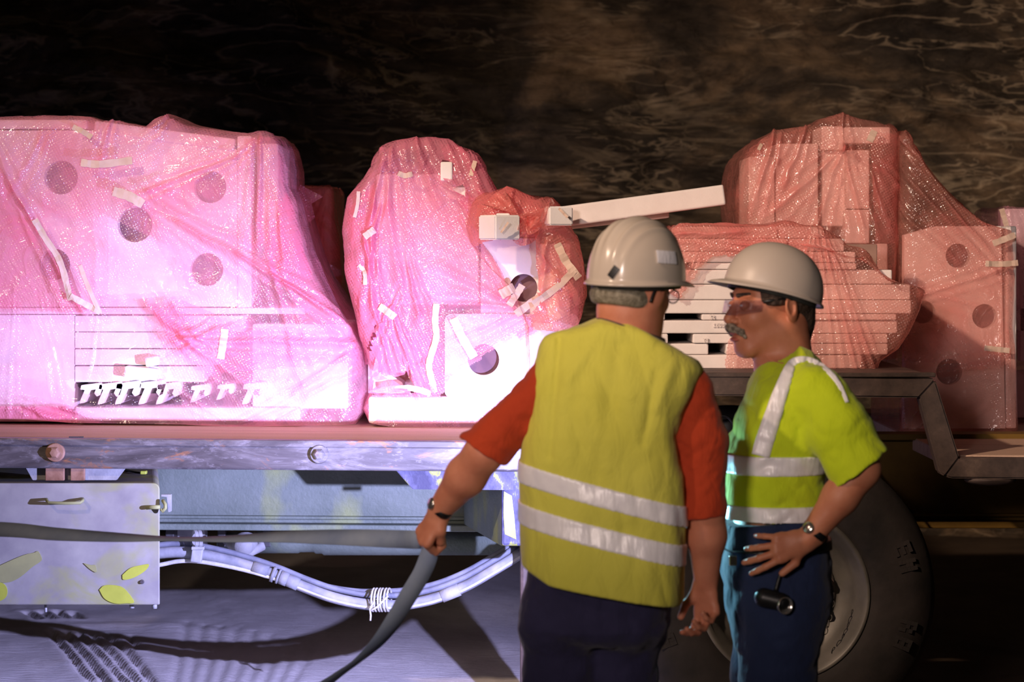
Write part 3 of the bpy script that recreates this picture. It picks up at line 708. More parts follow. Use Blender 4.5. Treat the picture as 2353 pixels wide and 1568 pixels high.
def holed_board(name, parent, outline, Y, thick, holes, mat='foam', plug=.05, label=None, slant=None):
    bm = bmesh.new(); es = []
    def loop(pts):
        vs = [bm.verts.new((XP(x, Y), Y, ZP(y, Y))) for x, y in pts]
        return [bm.edges.new((vs[i], vs[(i+1) % len(vs)])) for i in range(len(vs))]
    es += loop(outline)
    for (x, y, r) in holes: es += loop([(x+r*math.cos(2*math.pi*k/40), y+r*math.sin(2*math.pi*k/40)) for k in range(40)])
    bmesh.ops.triangle_fill(bm, use_beauty=True, use_dissolve=False, edges=es)
    ret = bmesh.ops.extrude_face_region(bm, geom=list(bm.faces))
    for v in [g for g in ret['geom'] if isinstance(g, bmesh.types.BMVert)]: v.co.y += thick
    o = from_bm(name, bm, M[mat], parent, label=label)
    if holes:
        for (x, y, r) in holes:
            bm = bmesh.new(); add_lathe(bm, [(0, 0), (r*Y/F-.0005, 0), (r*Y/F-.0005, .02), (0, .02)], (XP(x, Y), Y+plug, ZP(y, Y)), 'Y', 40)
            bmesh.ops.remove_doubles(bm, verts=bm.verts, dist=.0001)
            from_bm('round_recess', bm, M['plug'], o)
    return o
def rr_px(x0, y0, x1, y1, r=8):
    pts = []
    for cx, cy, a0 in ((x1-r, y1-r, 0), (x0+r, y1-r, 90), (x0+r, y0+r, 180), (x1-r, y0+r, 270)):
        for i in range(5): a = math.radians(a0+90*i/4); pts.append((cx+r*math.cos(a), cy+r*math.sin(a)))
    return pts
def fblock(parent, x0, y0, x1, y1, Y, depth, name='foam_block', mat='foam', rot=0, bev=.006, label=None):
    cx, cz = XP((x0+x1)/2, Y), ZP((y0+y1)/2, Y)
    bm = bmesh.new(); add_box(bm, (cx, Y+depth/2, cz), ((x1-x0)/2*Y/F, depth/2, (y1-y0)/2*Y/F), Matrix.Rotation(rot, 3, 'Y'), bev)
    return from_bm(name, bm, M[mat], parent, label=label)

# ---- bundle A: big one at the left
YA = 8.95
A = empty('foam_bundle', (XP(350, YA), YA+.4, ZD), 'large pink wrapped foam bundle at the left, five dark round holes showing through', 'wrapped bundle', 'pink wrapped foam bundles on the trailer')
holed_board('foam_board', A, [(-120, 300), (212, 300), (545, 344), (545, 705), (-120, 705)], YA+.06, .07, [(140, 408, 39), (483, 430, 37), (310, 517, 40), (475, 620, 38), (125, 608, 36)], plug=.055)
fblock(A, -120, 275, 200, 296, YA+.05, .8, 'foam_beam'); fblock(A, 215, 298, 540, 326, YA+.05, .8, 'foam_beam', rot=.13); fblock(A, 545, 312, 578, 720, YA+.06, .8)
fblock(A, 590, 330, 640, 560, YA+.14, .7)
fblock(A, -120, 708, 700, 722, YA+.045, .7, 'foam_slab', bev=.003)
holed_board('foam_board', A, [(-120, 724), (170, 724), (170, 940), (-120, 940)], YA+.05, .3, [], label='plain foam board at the bottom left')
for k, y in enumerate((726, 764, 803, 842)): fblock(A, 172, y, 560-30*k, y+36.5, YA+.055, .5, 'foam_slab', bev=.004)
fblock(A, 580, 745, 800, 940, YA+.08, .6)
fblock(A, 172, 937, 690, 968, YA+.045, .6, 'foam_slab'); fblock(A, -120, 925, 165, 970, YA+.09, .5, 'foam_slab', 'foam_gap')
# stack of hooked foam profiles seen end on
hk = [(0, 0), (46, -6), (50, 2), (44, 22), (36, 26), (30, 18), (36, 8), (22, 10), (8, 40), (-4, 42), (-2, 34), (10, 10), (-2, 10)]
for k, (hx, hy, sc) in enumerate(((186, 886, 1.), (228, 884, 1.1), (268, 882, 1.15), (322, 880, 1.2), (362, 884, 1.1), (440, 888, .9), (500, 886, .8), (560, 884, 1.1))):
    o = pprism('hooked_profile', [(hx+x*sc, hy+y*sc) for x, y in hk], YA+.035, .4, M['foam'], A, .0015)
fblock(A, 176, 882, 680, 936, YA+.47, .05, 'foam_slab', 'foam_gap')
fblock(A, 285, 845, 362, 872, YA-.0, .1, 'foam_offcut', rot=.1); fblock(A, 333, 820, 366, 842, YA+.0, .08, 'foam_offcut', rot=-.15)
topA = [(-200, 268), (150, 268), (200, 267), (222, 271), (228, 274), (270, 276), (330, 288), (352, 268), (371, 259), (400, 270), (428, 284), (500, 294), (575, 305), (590, 301), (612, 302), (640, 312), (655, 330), (700, 335), (850, 335)]
crA = [((0, 360), (60, 480), 9, .022), ((60, 480), (190, 720), 8, .02), ((575, 330), (540, 365), 5, .014), ((540, 365), (340, 440), 5, .016), ((340, 440), (420, 510), 10, .012),
       ((400, 510), (560, 590), 9, .02, 1.5), ((560, 590), (800, 740), 7, .022, 1.6), ((600, 610), (760, 720), 4, .014), ((250, 290), (235, 360), 6, .012), ((380, 270), (345, 300), 6, .018), ((262, 270), (250, 300), 4, .012),
       ((430, 780), (340, 700), 10, .014, 1.6), ((430, 780), (560, 740), 8, .013, 1.5), ((430, 780), (820, 790), 8, .014, 1.4), ((430, 780), (560, 880), 9, .013, 1.2), ((440, 790), (350, 850), 8, .01),
       ((820, 800), (600, 960), 9, .014), ((560, 970), (820, 860), 8, .012), ((600, 320), (590, 560), 8, .014), ((630, 340), (650, 600), 7, .012), ((620, 620), (700, 900), 10, .012),
       ((90, 330), (40, 420), 8, .012), ((100, 720), (140, 900), 5, .008, -.5), ((30, 730), (20, 930), 5, .008, -.5), ((220, 740), (200, 900), 6, .008, -.5), ((150, 940), (260, 975), 8, .02), ((60, 935), (140, 970), 8, .02), ((500, 960), (420, 900), 6, .01)]
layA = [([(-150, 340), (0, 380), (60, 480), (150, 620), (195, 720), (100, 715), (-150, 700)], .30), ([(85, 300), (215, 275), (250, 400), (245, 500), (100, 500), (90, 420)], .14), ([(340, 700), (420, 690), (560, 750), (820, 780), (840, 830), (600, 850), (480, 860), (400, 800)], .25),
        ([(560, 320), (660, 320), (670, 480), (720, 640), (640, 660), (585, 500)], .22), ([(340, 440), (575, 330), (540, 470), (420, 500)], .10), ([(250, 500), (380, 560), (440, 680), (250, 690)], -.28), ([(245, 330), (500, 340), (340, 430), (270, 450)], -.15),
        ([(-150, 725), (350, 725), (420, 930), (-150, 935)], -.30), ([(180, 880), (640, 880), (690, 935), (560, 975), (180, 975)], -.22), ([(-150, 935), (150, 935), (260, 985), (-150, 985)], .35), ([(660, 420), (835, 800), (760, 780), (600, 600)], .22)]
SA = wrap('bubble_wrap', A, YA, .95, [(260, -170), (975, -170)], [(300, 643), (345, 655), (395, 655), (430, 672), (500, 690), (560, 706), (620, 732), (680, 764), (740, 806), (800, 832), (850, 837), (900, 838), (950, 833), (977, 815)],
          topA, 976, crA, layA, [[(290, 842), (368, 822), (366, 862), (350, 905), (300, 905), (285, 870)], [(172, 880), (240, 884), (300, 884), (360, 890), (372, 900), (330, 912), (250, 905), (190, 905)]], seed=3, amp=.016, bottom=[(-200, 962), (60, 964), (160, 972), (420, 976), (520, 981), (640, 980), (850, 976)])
SA.Yr = YA
for pts, wd in (([(188, 374), (230, 378), (305, 369)], 17), ([(262, 440), (300, 452), (330, 470)], 22), ([(82, 505), (105, 545), (140, 600), (158, 660), (165, 690)], 14), ([(165, 680), (200, 700), (232, 718)], 14),
                ([(518, 756), (514, 790), (508, 825)], 17), ([(168, 292), (190, 302), (212, 316)], 12), ([(185, 610), (200, 650), (232, 720)], 10)):
    tape(A, SA, pts, wd)
# ---- bundle behind A, seen between A and B
YA2 = 9.96
A2 = empty('foam_bundle', (XP(690, YA2), YA2+.3, ZD), 'low salmon pink bundle half hidden behind the large left bundle', 'wrapped bundle', 'pink wrapped foam bundles on the trailer')
fblock(A2, 655, 432, 762, 900, YA2+.03, .5); wrap('bubble_wrap', A2, YA2, .6, [(400, 600), (960, 600)], [(425, 768), (470, 770), (560, 778), (700, 782), (930, 784)], [(600, 415), (655, 418), (680, 424), (730, 427), (760, 426), (800, 434)], ZP(0, 1) and 586+.631*F/YA2, [((670, 430), (740, 520), 6, .012), ((740, 460), (700, 640), 6, .012)], seed=11, rt=.03, rc=.04, nf=80, nv=110, base_lay=.5, mat='wrap_deep')
pprism('loose_film', [(690, 425), (742, 452), (716, 468), (724, 500), (700, 520), (712, 560), (684, 520), (670, 470)], YA+.55, .003, M['wrap'], A2)

# ---- bundle B: tall middle bundle with ragged film
YB = 8.98
B = empty('foam_bundle', (XP(1000, YB), YB+.4, ZD), 'tall pink wrapped bundle in the middle with white holed board at its foot', 'wrapped bundle', 'pink wrapped foam bundles on the trailer')
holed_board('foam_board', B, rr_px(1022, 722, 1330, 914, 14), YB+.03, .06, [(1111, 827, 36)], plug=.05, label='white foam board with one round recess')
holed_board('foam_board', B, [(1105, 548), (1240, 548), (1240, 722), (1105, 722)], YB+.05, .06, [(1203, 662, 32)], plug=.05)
fblock(B, 865, 400, 1100, 700, YB+.10, .6); fblock(B, 1012, 372, 1040, 416, YB-.01, .12, 'foam_offcut'); fblock(B, 1030, 430, 1072, 458, YB+.02, .1, 'foam_offcut'); fblock(B, 1150, 600, 1300, 720, YB+.16, .5)
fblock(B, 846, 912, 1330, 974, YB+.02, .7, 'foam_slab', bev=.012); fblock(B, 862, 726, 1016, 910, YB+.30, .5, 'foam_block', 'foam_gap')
pprism('foam_slab', [(845, 832), (858, 836), (925, 880), (930, 905), (846, 905)], YB+.12, .2, M['foam'], B, .002)
crB = [((880, 350), (850, 560), 9, .022), ((880, 350), (920, 640), 10, .018), ((960, 330), (1010, 470), 12, .022), ((1060, 340), (1120, 470), 9, .018, 1.4), ((1100, 350), (1160, 430), 6, .012),
       ((840, 560), (860, 720), 7, .02, 1.6), ((870, 480), (830, 700), 6, .016), ((1080, 500), (1190, 700), 7, .018), ((1190, 700), (1020, 620), 9, .012), ((1190, 705), (1030, 700), 7, .014), ((1200, 720), (1050, 780), 7, .014), ((1240, 740), (1060, 850), 6, .01),
       ((940, 620), (960, 720), 7, .016), ((870, 740), (900, 850), 6, .012), ((905, 730), (960, 900), 6, .014, 1.4), ((900, 700), (850, 790), 6, .014), ((1010, 420), (1120, 480), 6, .014, 1.5)]
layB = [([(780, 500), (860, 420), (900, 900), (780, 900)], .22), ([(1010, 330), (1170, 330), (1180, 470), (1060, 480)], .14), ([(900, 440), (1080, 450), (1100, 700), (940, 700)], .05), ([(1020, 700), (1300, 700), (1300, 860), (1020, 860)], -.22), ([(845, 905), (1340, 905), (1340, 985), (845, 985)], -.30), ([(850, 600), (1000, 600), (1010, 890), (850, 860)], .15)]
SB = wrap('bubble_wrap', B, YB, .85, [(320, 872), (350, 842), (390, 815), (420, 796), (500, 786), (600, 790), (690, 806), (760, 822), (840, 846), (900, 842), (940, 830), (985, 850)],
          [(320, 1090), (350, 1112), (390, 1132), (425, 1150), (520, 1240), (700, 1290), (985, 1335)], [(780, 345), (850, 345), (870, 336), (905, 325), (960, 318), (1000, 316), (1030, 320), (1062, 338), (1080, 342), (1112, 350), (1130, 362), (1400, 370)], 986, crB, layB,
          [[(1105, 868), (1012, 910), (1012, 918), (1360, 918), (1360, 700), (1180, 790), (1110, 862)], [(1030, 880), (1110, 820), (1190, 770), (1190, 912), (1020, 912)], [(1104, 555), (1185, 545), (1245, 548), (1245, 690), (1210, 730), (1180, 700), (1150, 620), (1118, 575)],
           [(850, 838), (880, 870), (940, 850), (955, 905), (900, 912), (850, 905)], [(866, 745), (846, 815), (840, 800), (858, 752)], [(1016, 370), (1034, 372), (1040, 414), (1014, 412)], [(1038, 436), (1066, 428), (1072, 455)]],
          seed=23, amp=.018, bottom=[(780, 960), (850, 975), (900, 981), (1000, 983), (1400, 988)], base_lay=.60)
SB.Yr = YB
# ripped film flaps low on the left of B
for pts, dy in (([(838, 690), (880, 740), (846, 838), (836, 800)], .10), ([(880, 742), (908, 790), (936, 852), (900, 868), (858, 870), (868, 800)], .04), ([(905, 735), (960, 800), (1000, 900), (985, 904), (940, 870)], .02), ([(850, 900), (890, 872), (915, 882), (945, 905), (880, 912)], .0)):
    q = [tuple(v) for v in catmull(list(pts)+[pts[0]], 3)][:-1]
    bm = bmesh.new(); c = W(sum(p[0] for p in q)/len(q), sum(p[1] for p in q)/len(q), YB-.015+dy); cv = bm.verts.new(c)
    vs = [bm.verts.new(W(x, y, YB-.01+dy+.03*math.sin(x*.11+y*.05))) for x, y in q]
    for i in range(len(vs)): bm.faces.new((cv, vs[i], vs[(i+1) % len(vs)]))
    bmesh.ops.subdivide_edges(bm, edges=list(bm.edges), cuts=2, use_grid_fill=True, smooth=.3)
    o = from_bm('film_flap', bm, M['wrap'], B, True)
    at = o.data.attributes.new('layers', 'FLOAT', 'POINT'); at.data.foreach_set('value', np.full(len(o.data.vertices), .55, np.float32))
for pts, wd in (([(1003, 698), (1000, 740), (1003, 775), (990, 820), (986, 845), (994, 880), (998, 902)], 15), ([(892, 898), (930, 892), (960, 895), (990, 905)], 14), ([(1042, 732), (1062, 775), (1090, 822)], 20), ([(872, 704), (890, 716), (908, 730)], 17),
                ([(838, 545), (862, 528)], 16), ([(915, 398), (930, 404), (948, 400)], 12), ([(1082, 404), (1092, 370)], 10), ([(1150, 678), (1182, 660)], 22), ([(1170, 702), (1190, 672), (1200, 655)], 16), ([(1185, 722), (1230, 690), (1285, 655)], 18), ([(1225, 750), (1270, 752)], 18),
                ([(1270, 620), (1310, 660), (1330, 700)], 16), ([(815, 500), (822, 470), (824, 440)], 8), ([(824, 610), (838, 625), (840, 655)], 9)):
    tape(B, SB, pts, wd)
# ---- blob B2: smaller puffed bundle at the shoulder of B
YB2 = 8.86
B2 = B
fblock(B2, 1240, 560, 1310, 740, YB2+.12, .4)
SB2 = wrap('bubble_wrap', B2, YB2, .62, [(420, 1112), (440, 1084), (480, 1077), (520, 1082), (560, 1108), (640, 1180), (720, 1215), (990, 1225)], [(460, 1296), (500, 1318), (560, 1338), (600, 1346), (650, 1346), (700, 1338), (740, 1322), (850, 1320), (990, 1330)],
     [(1070, 446), (1100, 442), (1130, 436), (1160, 427), (1180, 431), (1210, 446), (1240, 456), (1262, 452), (1290, 462), (1400, 520)], 586+.631*F/YB2, [((1165, 432), (1150, 490), 6, .018), ((1240, 470), (1200, 560), 7, .02), ((1300, 500), (1320, 690), 7, .018), ((1260, 540), (1240, 700), 9, .02), ((1225, 560), (1340, 720), 6, .012), ((1100, 450), (1090, 530), 6, .016)],
     [([(1080, 430), (1300, 440), (1300, 480), (1090, 500)], .2)], [[(1112, 556), (1230, 540), (1236, 640), (1225, 760), (1350, 770), (1350, 1000), (1000, 1000), (1000, 640), (1105, 560)]], seed=37, amp=.02, rc=.12, rt=.07, nf=150, nv=170, mat='wrap_deep', base_lay=.4)
SB2.Yr = YB2
for pts, wd in (([(1280, 560), (1300, 600), (1330, 640)], 18), ([(1225, 700), (1280, 660), (1320, 620)], 16)): tape(B2, SB2, pts, wd)
# exposed blocks on top, in front of the film
def lblock(nm, parent, pts, Y, dep, mat='foam', lab=None, bev=.005): return pprism(nm, pts, Y, dep, M[mat], parent, bev, lab)
def wedge(nm, parent, front, side, Y, dep):
    """block seen corner on: bright left face turned to the lamps, shaded right face"""
    bm = bmesh.new(); 
    a, b, c = side; zt_, zb_ = [ZP(v, Y) for v in front]
    p = [(XP(a, Y+dep), Y+dep), (XP(b, Y), Y), (XP(c, Y+dep*.55), Y+dep*.55), (XP(a+(c-b), Y+dep*1.5), Y+dep*1.5)]
    lo = [bm.verts.new((x, y, zb_)) for x, y in p]; hi = [bm.verts.new((x, y, zt_)) for x, y in p]
    bm.faces.new(lo); bm.faces.new(hi[::-1])
    for i in range(4): bm.faces.new((lo[i], lo[(i+1) % 4], hi[(i+1) % 4], hi[i]))
    bmesh.ops.bevel(bm, geom=list(bm.edges), offset=.005, segments=2, affect='EDGES')
    return from_bm(nm, bm, M['foam'], parent)
wedge('foam_block', B2, (494, 551), (1099, 1138, 1196), YB2-.14, .09).data.name
o = fblock(B2, 1140, 490, 1172, 512, YB2-.08, .1); tape(B2, None, [(1151, 535), (1168, 511)], 5, Y=YB2-.152)
wedge('foam_block', B2, (474, 518), (1250, 1262, 1317), YB2-.08, .07)
tape(B2, None, [(1284, 479), (1304, 500)], 6, Y=YB2-.10)
for pts in (((1104, 470), (1170, 486), (1180, 520), (1215, 540), (1244, 520), (1250, 478), (1210, 500), (1160, 440)), ((1236, 520), (1250, 478), (1266, 455), (1276, 478), (1262, 500)), ((1170, 545), (1210, 500), (1245, 505), (1230, 552), (1196, 565))):
    bm = bmesh.new(); q = [tuple(v) for v in catmull(list(pts)+[pts[0]], 3)][:-1]
    cv = bm.verts.new(W(sum(p[0] for p in q)/len(q), sum(p[1] for p in q)/len(q), YB2-.07)); vs = [bm.verts.new(W(x, y, YB2-.05+.04*math.sin(x*.17+y*.09))) for x, y in q]
    for i in range(len(vs)): bm.faces.new((cv, vs[i], vs[(i+1) % len(vs)]))
    bmesh.ops.subdivide_edges(bm, edges=list(bm.edges), cuts=2, use_grid_fill=True)
    for v in bm.verts: v.co.y += .015*math.sin(v.co.x*70+v.co.z*40)
    o = from_bm('film_flap', bm, M['wrap_deep'], B2, True); at = o.data.attributes.new('layers', 'FLOAT', 'POINT'); at.data.foreach_set('value', np.full(len(o.data.vertices), .5, np.float32))
# long bars sticking out to the right
def bar(p0, p1, hpx, Y, dep, name, label, cat):
    a, b = W(*p0, Y), W(*p1, Y); d = b-a; L = d.length; ang = math.atan2(d.z, d.x)
    bm = bmesh.new(); add_box(bm, (a+b)/2+Vector((0, dep/2, 0)), (L/2, dep/2, hpx/2*Y/F), Matrix.Rotation(-ang, 3, 'Y'), .008, 3)
    for v in bm.verts: v.co += Vector((.0008*math.sin(v.co.z*300), 0, .0012*math.sin(v.co.x*90)))
    o = from_bm(name, bm, M['foam2'], None); tag(o, label, cat); return o
bar((1200, 510), (1666, 448), 47, YB2+.10, .10, 'foam_beam', 'long white foam beam sticking out of the bundle, rising to the right', 'foam beam')
bar((1210, 531), (1538, 494), 14, YB2+.22, .12, 'foam_beam', 'shorter foam beam just below and behind the long rising one', 'foam beam')

# ---- stack C of foam trays on the raised deck
YC = 8.74
Cc = empty('tray_stack', (XP(1800, YC), YC+.3, ZR), 'stack of white foam trays under pink film on the raised deck', 'tray stack')
rnd = random.Random(5)
rowsC = [(818, 857, 1515, 1988), (792, 817, 1530, 1665), (758, 791, 1525, 2040), (740, 757, 1590, 2042), (706, 739, 1500, 2090), (690, 705, 1500, 2085), (654, 689, 1498, 2115), (620, 653, 1510, 2118), (590, 619, 1600, 2122), (578, 590, 1610, 2110), (548, 577, 1560, 1984), (520, 547, 1560, 1905)]
gapsC = {2: [(1590, 1664)], 3: [(1450, 1585)], 5: [(1455, 1608)], 8: [(1500, 1650)]}
zC = ZR
def tray(x0, x1, z0, z1, Y, dep=.5):
    bm = bmesh.new(); xa, xb = XP(x0, Y), XP(x1, Y); h = z1-z0
    add_box(bm, ((xa+xb)/2, Y+dep/2, (z0+z1)/2+.0), ((xb-xa)/2, dep/2, h/2-.0008), None, min(.005, h*.3), 2)
    return from_bm('foam_tray', bm, M['foam2'], Cc)
ed = [858, 817, 791, 768, 737, 722, 690, 654, 620, 604, 578, 548, 520]
spec = [[(1500, 1980)], [(1480, 1628), (1668, 2040)], [(1490, 1535), (1592, 2040)], [(1480, 2062)], [(1480, 1528), (1612, 2060)], [(1470, 2094)], [(1475, 2092)], [(1480, 2050)], [(1480, 1566), (1590, 1968)], [(1500, 1966)], [(1545, 1940)], [(1555, 1890)]]
for k in range(12):
    for (x0, x1) in spec[k]:
        dx = rnd.uniform(-6, 6)
        if x1-x0 > 300:
            xm = 1790+rnd.uniform(-60, 60); tray(x0, xm-2, ZP(ed[k], YC), ZP(ed[k+1], YC), YC+.04+rnd.uniform(0, .02)); tray(xm+2, x1+dx*0, ZP(ed[k], YC), ZP(ed[k+1], YC), YC+.04+rnd.uniform(0, .02))
        else: tray(x0, x1, ZP(ed[k], YC), ZP(ed[k+1], YC), YC+.04+rnd.uniform(0, .02))
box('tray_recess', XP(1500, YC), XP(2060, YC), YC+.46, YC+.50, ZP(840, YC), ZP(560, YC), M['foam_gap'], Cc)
# embossed part letters on two trays, too faint to read
GLY = {'P': ['111', '101', '111', '100', '100'], 'O': ['111', '101', '101', '101', '111'], 'U': ['101', '101', '101', '101', '111'], '7': ['111', '001', '010', '010', '010'], '0': ['111', '101', '101', '101', '111'], '1': ['010', '110', '010', '010', '111']}
def emboss(txt, px, py, Y):
    bm = bmesh.new(); u = 1.7
    for i, ch in enumerate(txt):
        for r_, row in enumerate(GLY[ch]):
            for c_, b_ in enumerate(row):
                if b_ == '1': add_box(bm, W(px+(i*4+c_)*u, py+r_*1.9, Y), (u*.5*Y/F, .0015, .95*Y/F))
    return from_bm('embossed_mark', bm, M['foam2'], Cc)
emboss('POU', 1541, 802, YC+.041); emboss('71', 1631, 724, YC+.041); emboss('70', 1616, 778, YC+.041); emboss('1000', 1640, 744, YC+.041)
crC = [((1880, 540), (1920, 850), 5, .016, 1), ((1890, 540), (1965, 850), 5, .016), ((1900, 545), (2010, 850), 5, .014), ((1860, 560), (1790, 760), 5, .012), ((1985, 570), (2080, 640), 6, .014), ((1560, 540), (1700, 530), 8, .02, 1.6), ((1700, 560), (1860, 590), 6, .016, 1.5), ((1590, 610), (1560, 690), 6, .01), ((1900, 560), (1950, 700), 4, .01), ((1870, 545), (1850, 850), 4, .012)]
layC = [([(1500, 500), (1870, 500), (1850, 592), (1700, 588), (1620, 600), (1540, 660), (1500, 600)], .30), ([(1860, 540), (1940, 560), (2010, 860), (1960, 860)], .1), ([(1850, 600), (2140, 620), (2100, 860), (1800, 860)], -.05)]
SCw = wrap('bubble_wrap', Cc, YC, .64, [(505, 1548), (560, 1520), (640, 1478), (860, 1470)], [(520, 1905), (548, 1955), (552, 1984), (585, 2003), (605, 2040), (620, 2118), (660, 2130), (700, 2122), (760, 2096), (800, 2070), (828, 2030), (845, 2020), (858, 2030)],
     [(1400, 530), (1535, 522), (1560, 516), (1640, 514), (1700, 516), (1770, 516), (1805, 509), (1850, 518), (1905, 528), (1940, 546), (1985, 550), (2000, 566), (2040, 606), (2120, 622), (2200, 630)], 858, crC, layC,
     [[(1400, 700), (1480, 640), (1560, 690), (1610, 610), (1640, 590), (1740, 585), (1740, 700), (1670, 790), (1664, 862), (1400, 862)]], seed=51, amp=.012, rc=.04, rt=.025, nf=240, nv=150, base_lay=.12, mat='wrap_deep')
SCw.Yr = YC

# ---- bundle D: tall bundle at the right rear, on the raised deck
YD = 9.5
zrD = HY+(H-ZR)*F/YD
D_ = empty('foam_bundle', (XP(1880, YD), YD+.4, ZR), 'tallest peaked salmon bundle rising behind the tray stack on the raised deck', 'wrapped bundle', 'pink wrapped foam bundles on the trailer')
fblock(D_, 1888, 290, 1938, 345, YD+.08, .3); fblock(D_, 1940, 292, 2046, 330, YD+.06, .5); fblock(D_, 1890, 345, 1945, 520, YD+.12, .3); fblock(D_, 1945, 345, 1998, 480, YD+.05, .3); fblock(D_, 1942, 482, 1998, 560, YD+.05, .3)
fblock(D_, 1720, 360, 1780, 820, YD+.15, .4); fblock(D_, 1785, 330, 1880, 820, YD+.12, .5); fblock(D_, 1890, 560, 2040, 840, YD+.10, .5)
crD = [((1938, 262), (1935, 350), 6, .014, 1.0), ((1935, 340), (1860, 560), 8, .018), ((1935, 345), (1780, 480), 8, .016), ((1940, 345), (1990, 560), 7, .016), ((1780, 310), (1720, 500), 8, .018), ((1945, 350), (2090, 430), 6, .012), ((2000, 400), (2060, 560), 7, .012), ((1850, 300), (1800, 420), 7, .014)]
SD = wrap('bubble_wrap', D_, YD, .85, [(255, 1760), (330, 1712), (345, 1702), (380, 1697), (440, 1695), (500, 1700), (850, 1705)], [(285, 2072), (850, 2066)], [(1690, 348), (1720, 344), (1745, 326), (1780, 305), (1830, 296), (1868, 291), (1884, 276), (1908, 268), (1940, 259), (1975, 268), (2030, 276), (2070, 285), (2095, 312), (2150, 350)],
     zrD, crD, [([(1690, 330), (1900, 290), (1880, 560), (1690, 560)], .12), ([(2000, 300), (2160, 330), (2160, 560), (2010, 560)], .25)], [], seed=61, amp=.016, rc=.08, rt=.05, mat='wrap_deep', nf=180, nv=180, base_lay=.14)
SD.Yr = YD; tape(D_, SD, [(1998, 325), (2010, 300)], 16); tape(D_, SD, [(1742, 345), (1750, 330)], 8)
# ---- bundle E: leaning spotted bundle on the rear deck
YE = 9.45
zE = HY+(H-ZL)*F/YE
E_ = empty('foam_bundle', (XP(2200, YE), YE+.4, ZL), 'sloping coral red bundle on the rear deck with dark round holes showing through', 'wrapped bundle', 'pink wrapped foam bundles on the trailer')
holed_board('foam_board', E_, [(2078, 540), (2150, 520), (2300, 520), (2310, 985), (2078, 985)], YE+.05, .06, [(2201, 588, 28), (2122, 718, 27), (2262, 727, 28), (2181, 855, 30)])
fblock(E_, 2312, 520, 2336, 985, YE+.04, .4)
crE = [((2080, 330), (2300, 560), 7, .016, 1.4), ((2090, 420), (2320, 660), 8, .014), ((2060, 700), (2320, 610), 6, .010), ((2180, 470), (2320, 640), 6, .012), ((2060, 480), (2200, 600), 7, .012), ((2100, 860), (2280, 840), 8, .01), ((2310, 480), (2325, 980), 5, .014), ((2060, 660), (2230, 700), 6, .008)]
SE = wrap('bubble_wrap', E_, YE, .8, [(280, 2074), (1000, 2070)], [(320, 2100), (380, 2170), (470, 2290), (480, 2330), (700, 2338), (990, 2342)], [(2030, 292), (2085, 300), (2110, 330), (2150, 376), (2200, 424), (2250, 458), (2290, 470), (2360, 482)],
     zE, crE, [([(2060, 560), (2240, 440), (2300, 480), (2320, 840), (2040, 830)], .12), ([(2060, 850), (2330, 850), (2330, 990), (2060, 990)], -.10)], [], seed=71, amp=.012, rc=.06, rt=.04, mat='wrap_deep', nf=170, nv=200, base_lay=.10)
SE.Yr = YE
for pts, wd in (([(2262, 606), (2300, 607), (2336, 604)], 13), ([(2280, 560), (2330, 540)], 14), ([(2300, 480), (2312, 520)], 12), ([(2262, 800), (2320, 806)], 12)): tape(E_, SE, pts, wd)
# ---- bundle G: edge of one more bundle cut by the frame
G_ = empty('foam_bundle', (XP(2500, 9.6), 10.0, ZL), 'pale bundle at the right edge of the picture, one dark hole near its corner', 'wrapped bundle', 'pink wrapped foam bundles on the trailer')
holed_board('foam_board', G_, [(2300, 480), (2620, 480), (2620, 830), (2345, 830), (2345, 700), (2300, 700)], 10.0, .06, [(2352, 735, 26)])
fblock(G_, 2318, 860, 2600, 960, 10.02, .4)
wrap('bubble_wrap', G_, 9.93, .6, [(470, 2300), (1000, 2318)], [(470, 2640), (1000, 2640)], [(2250, 474), (2340, 478), (2700, 484)], HY+(H-ZL)*F/9.93, [((2320, 480), (2345, 700), 6, .012)], seed=81, nf=80, nv=100, rt=.03, base_lay=.12, rc=.04)

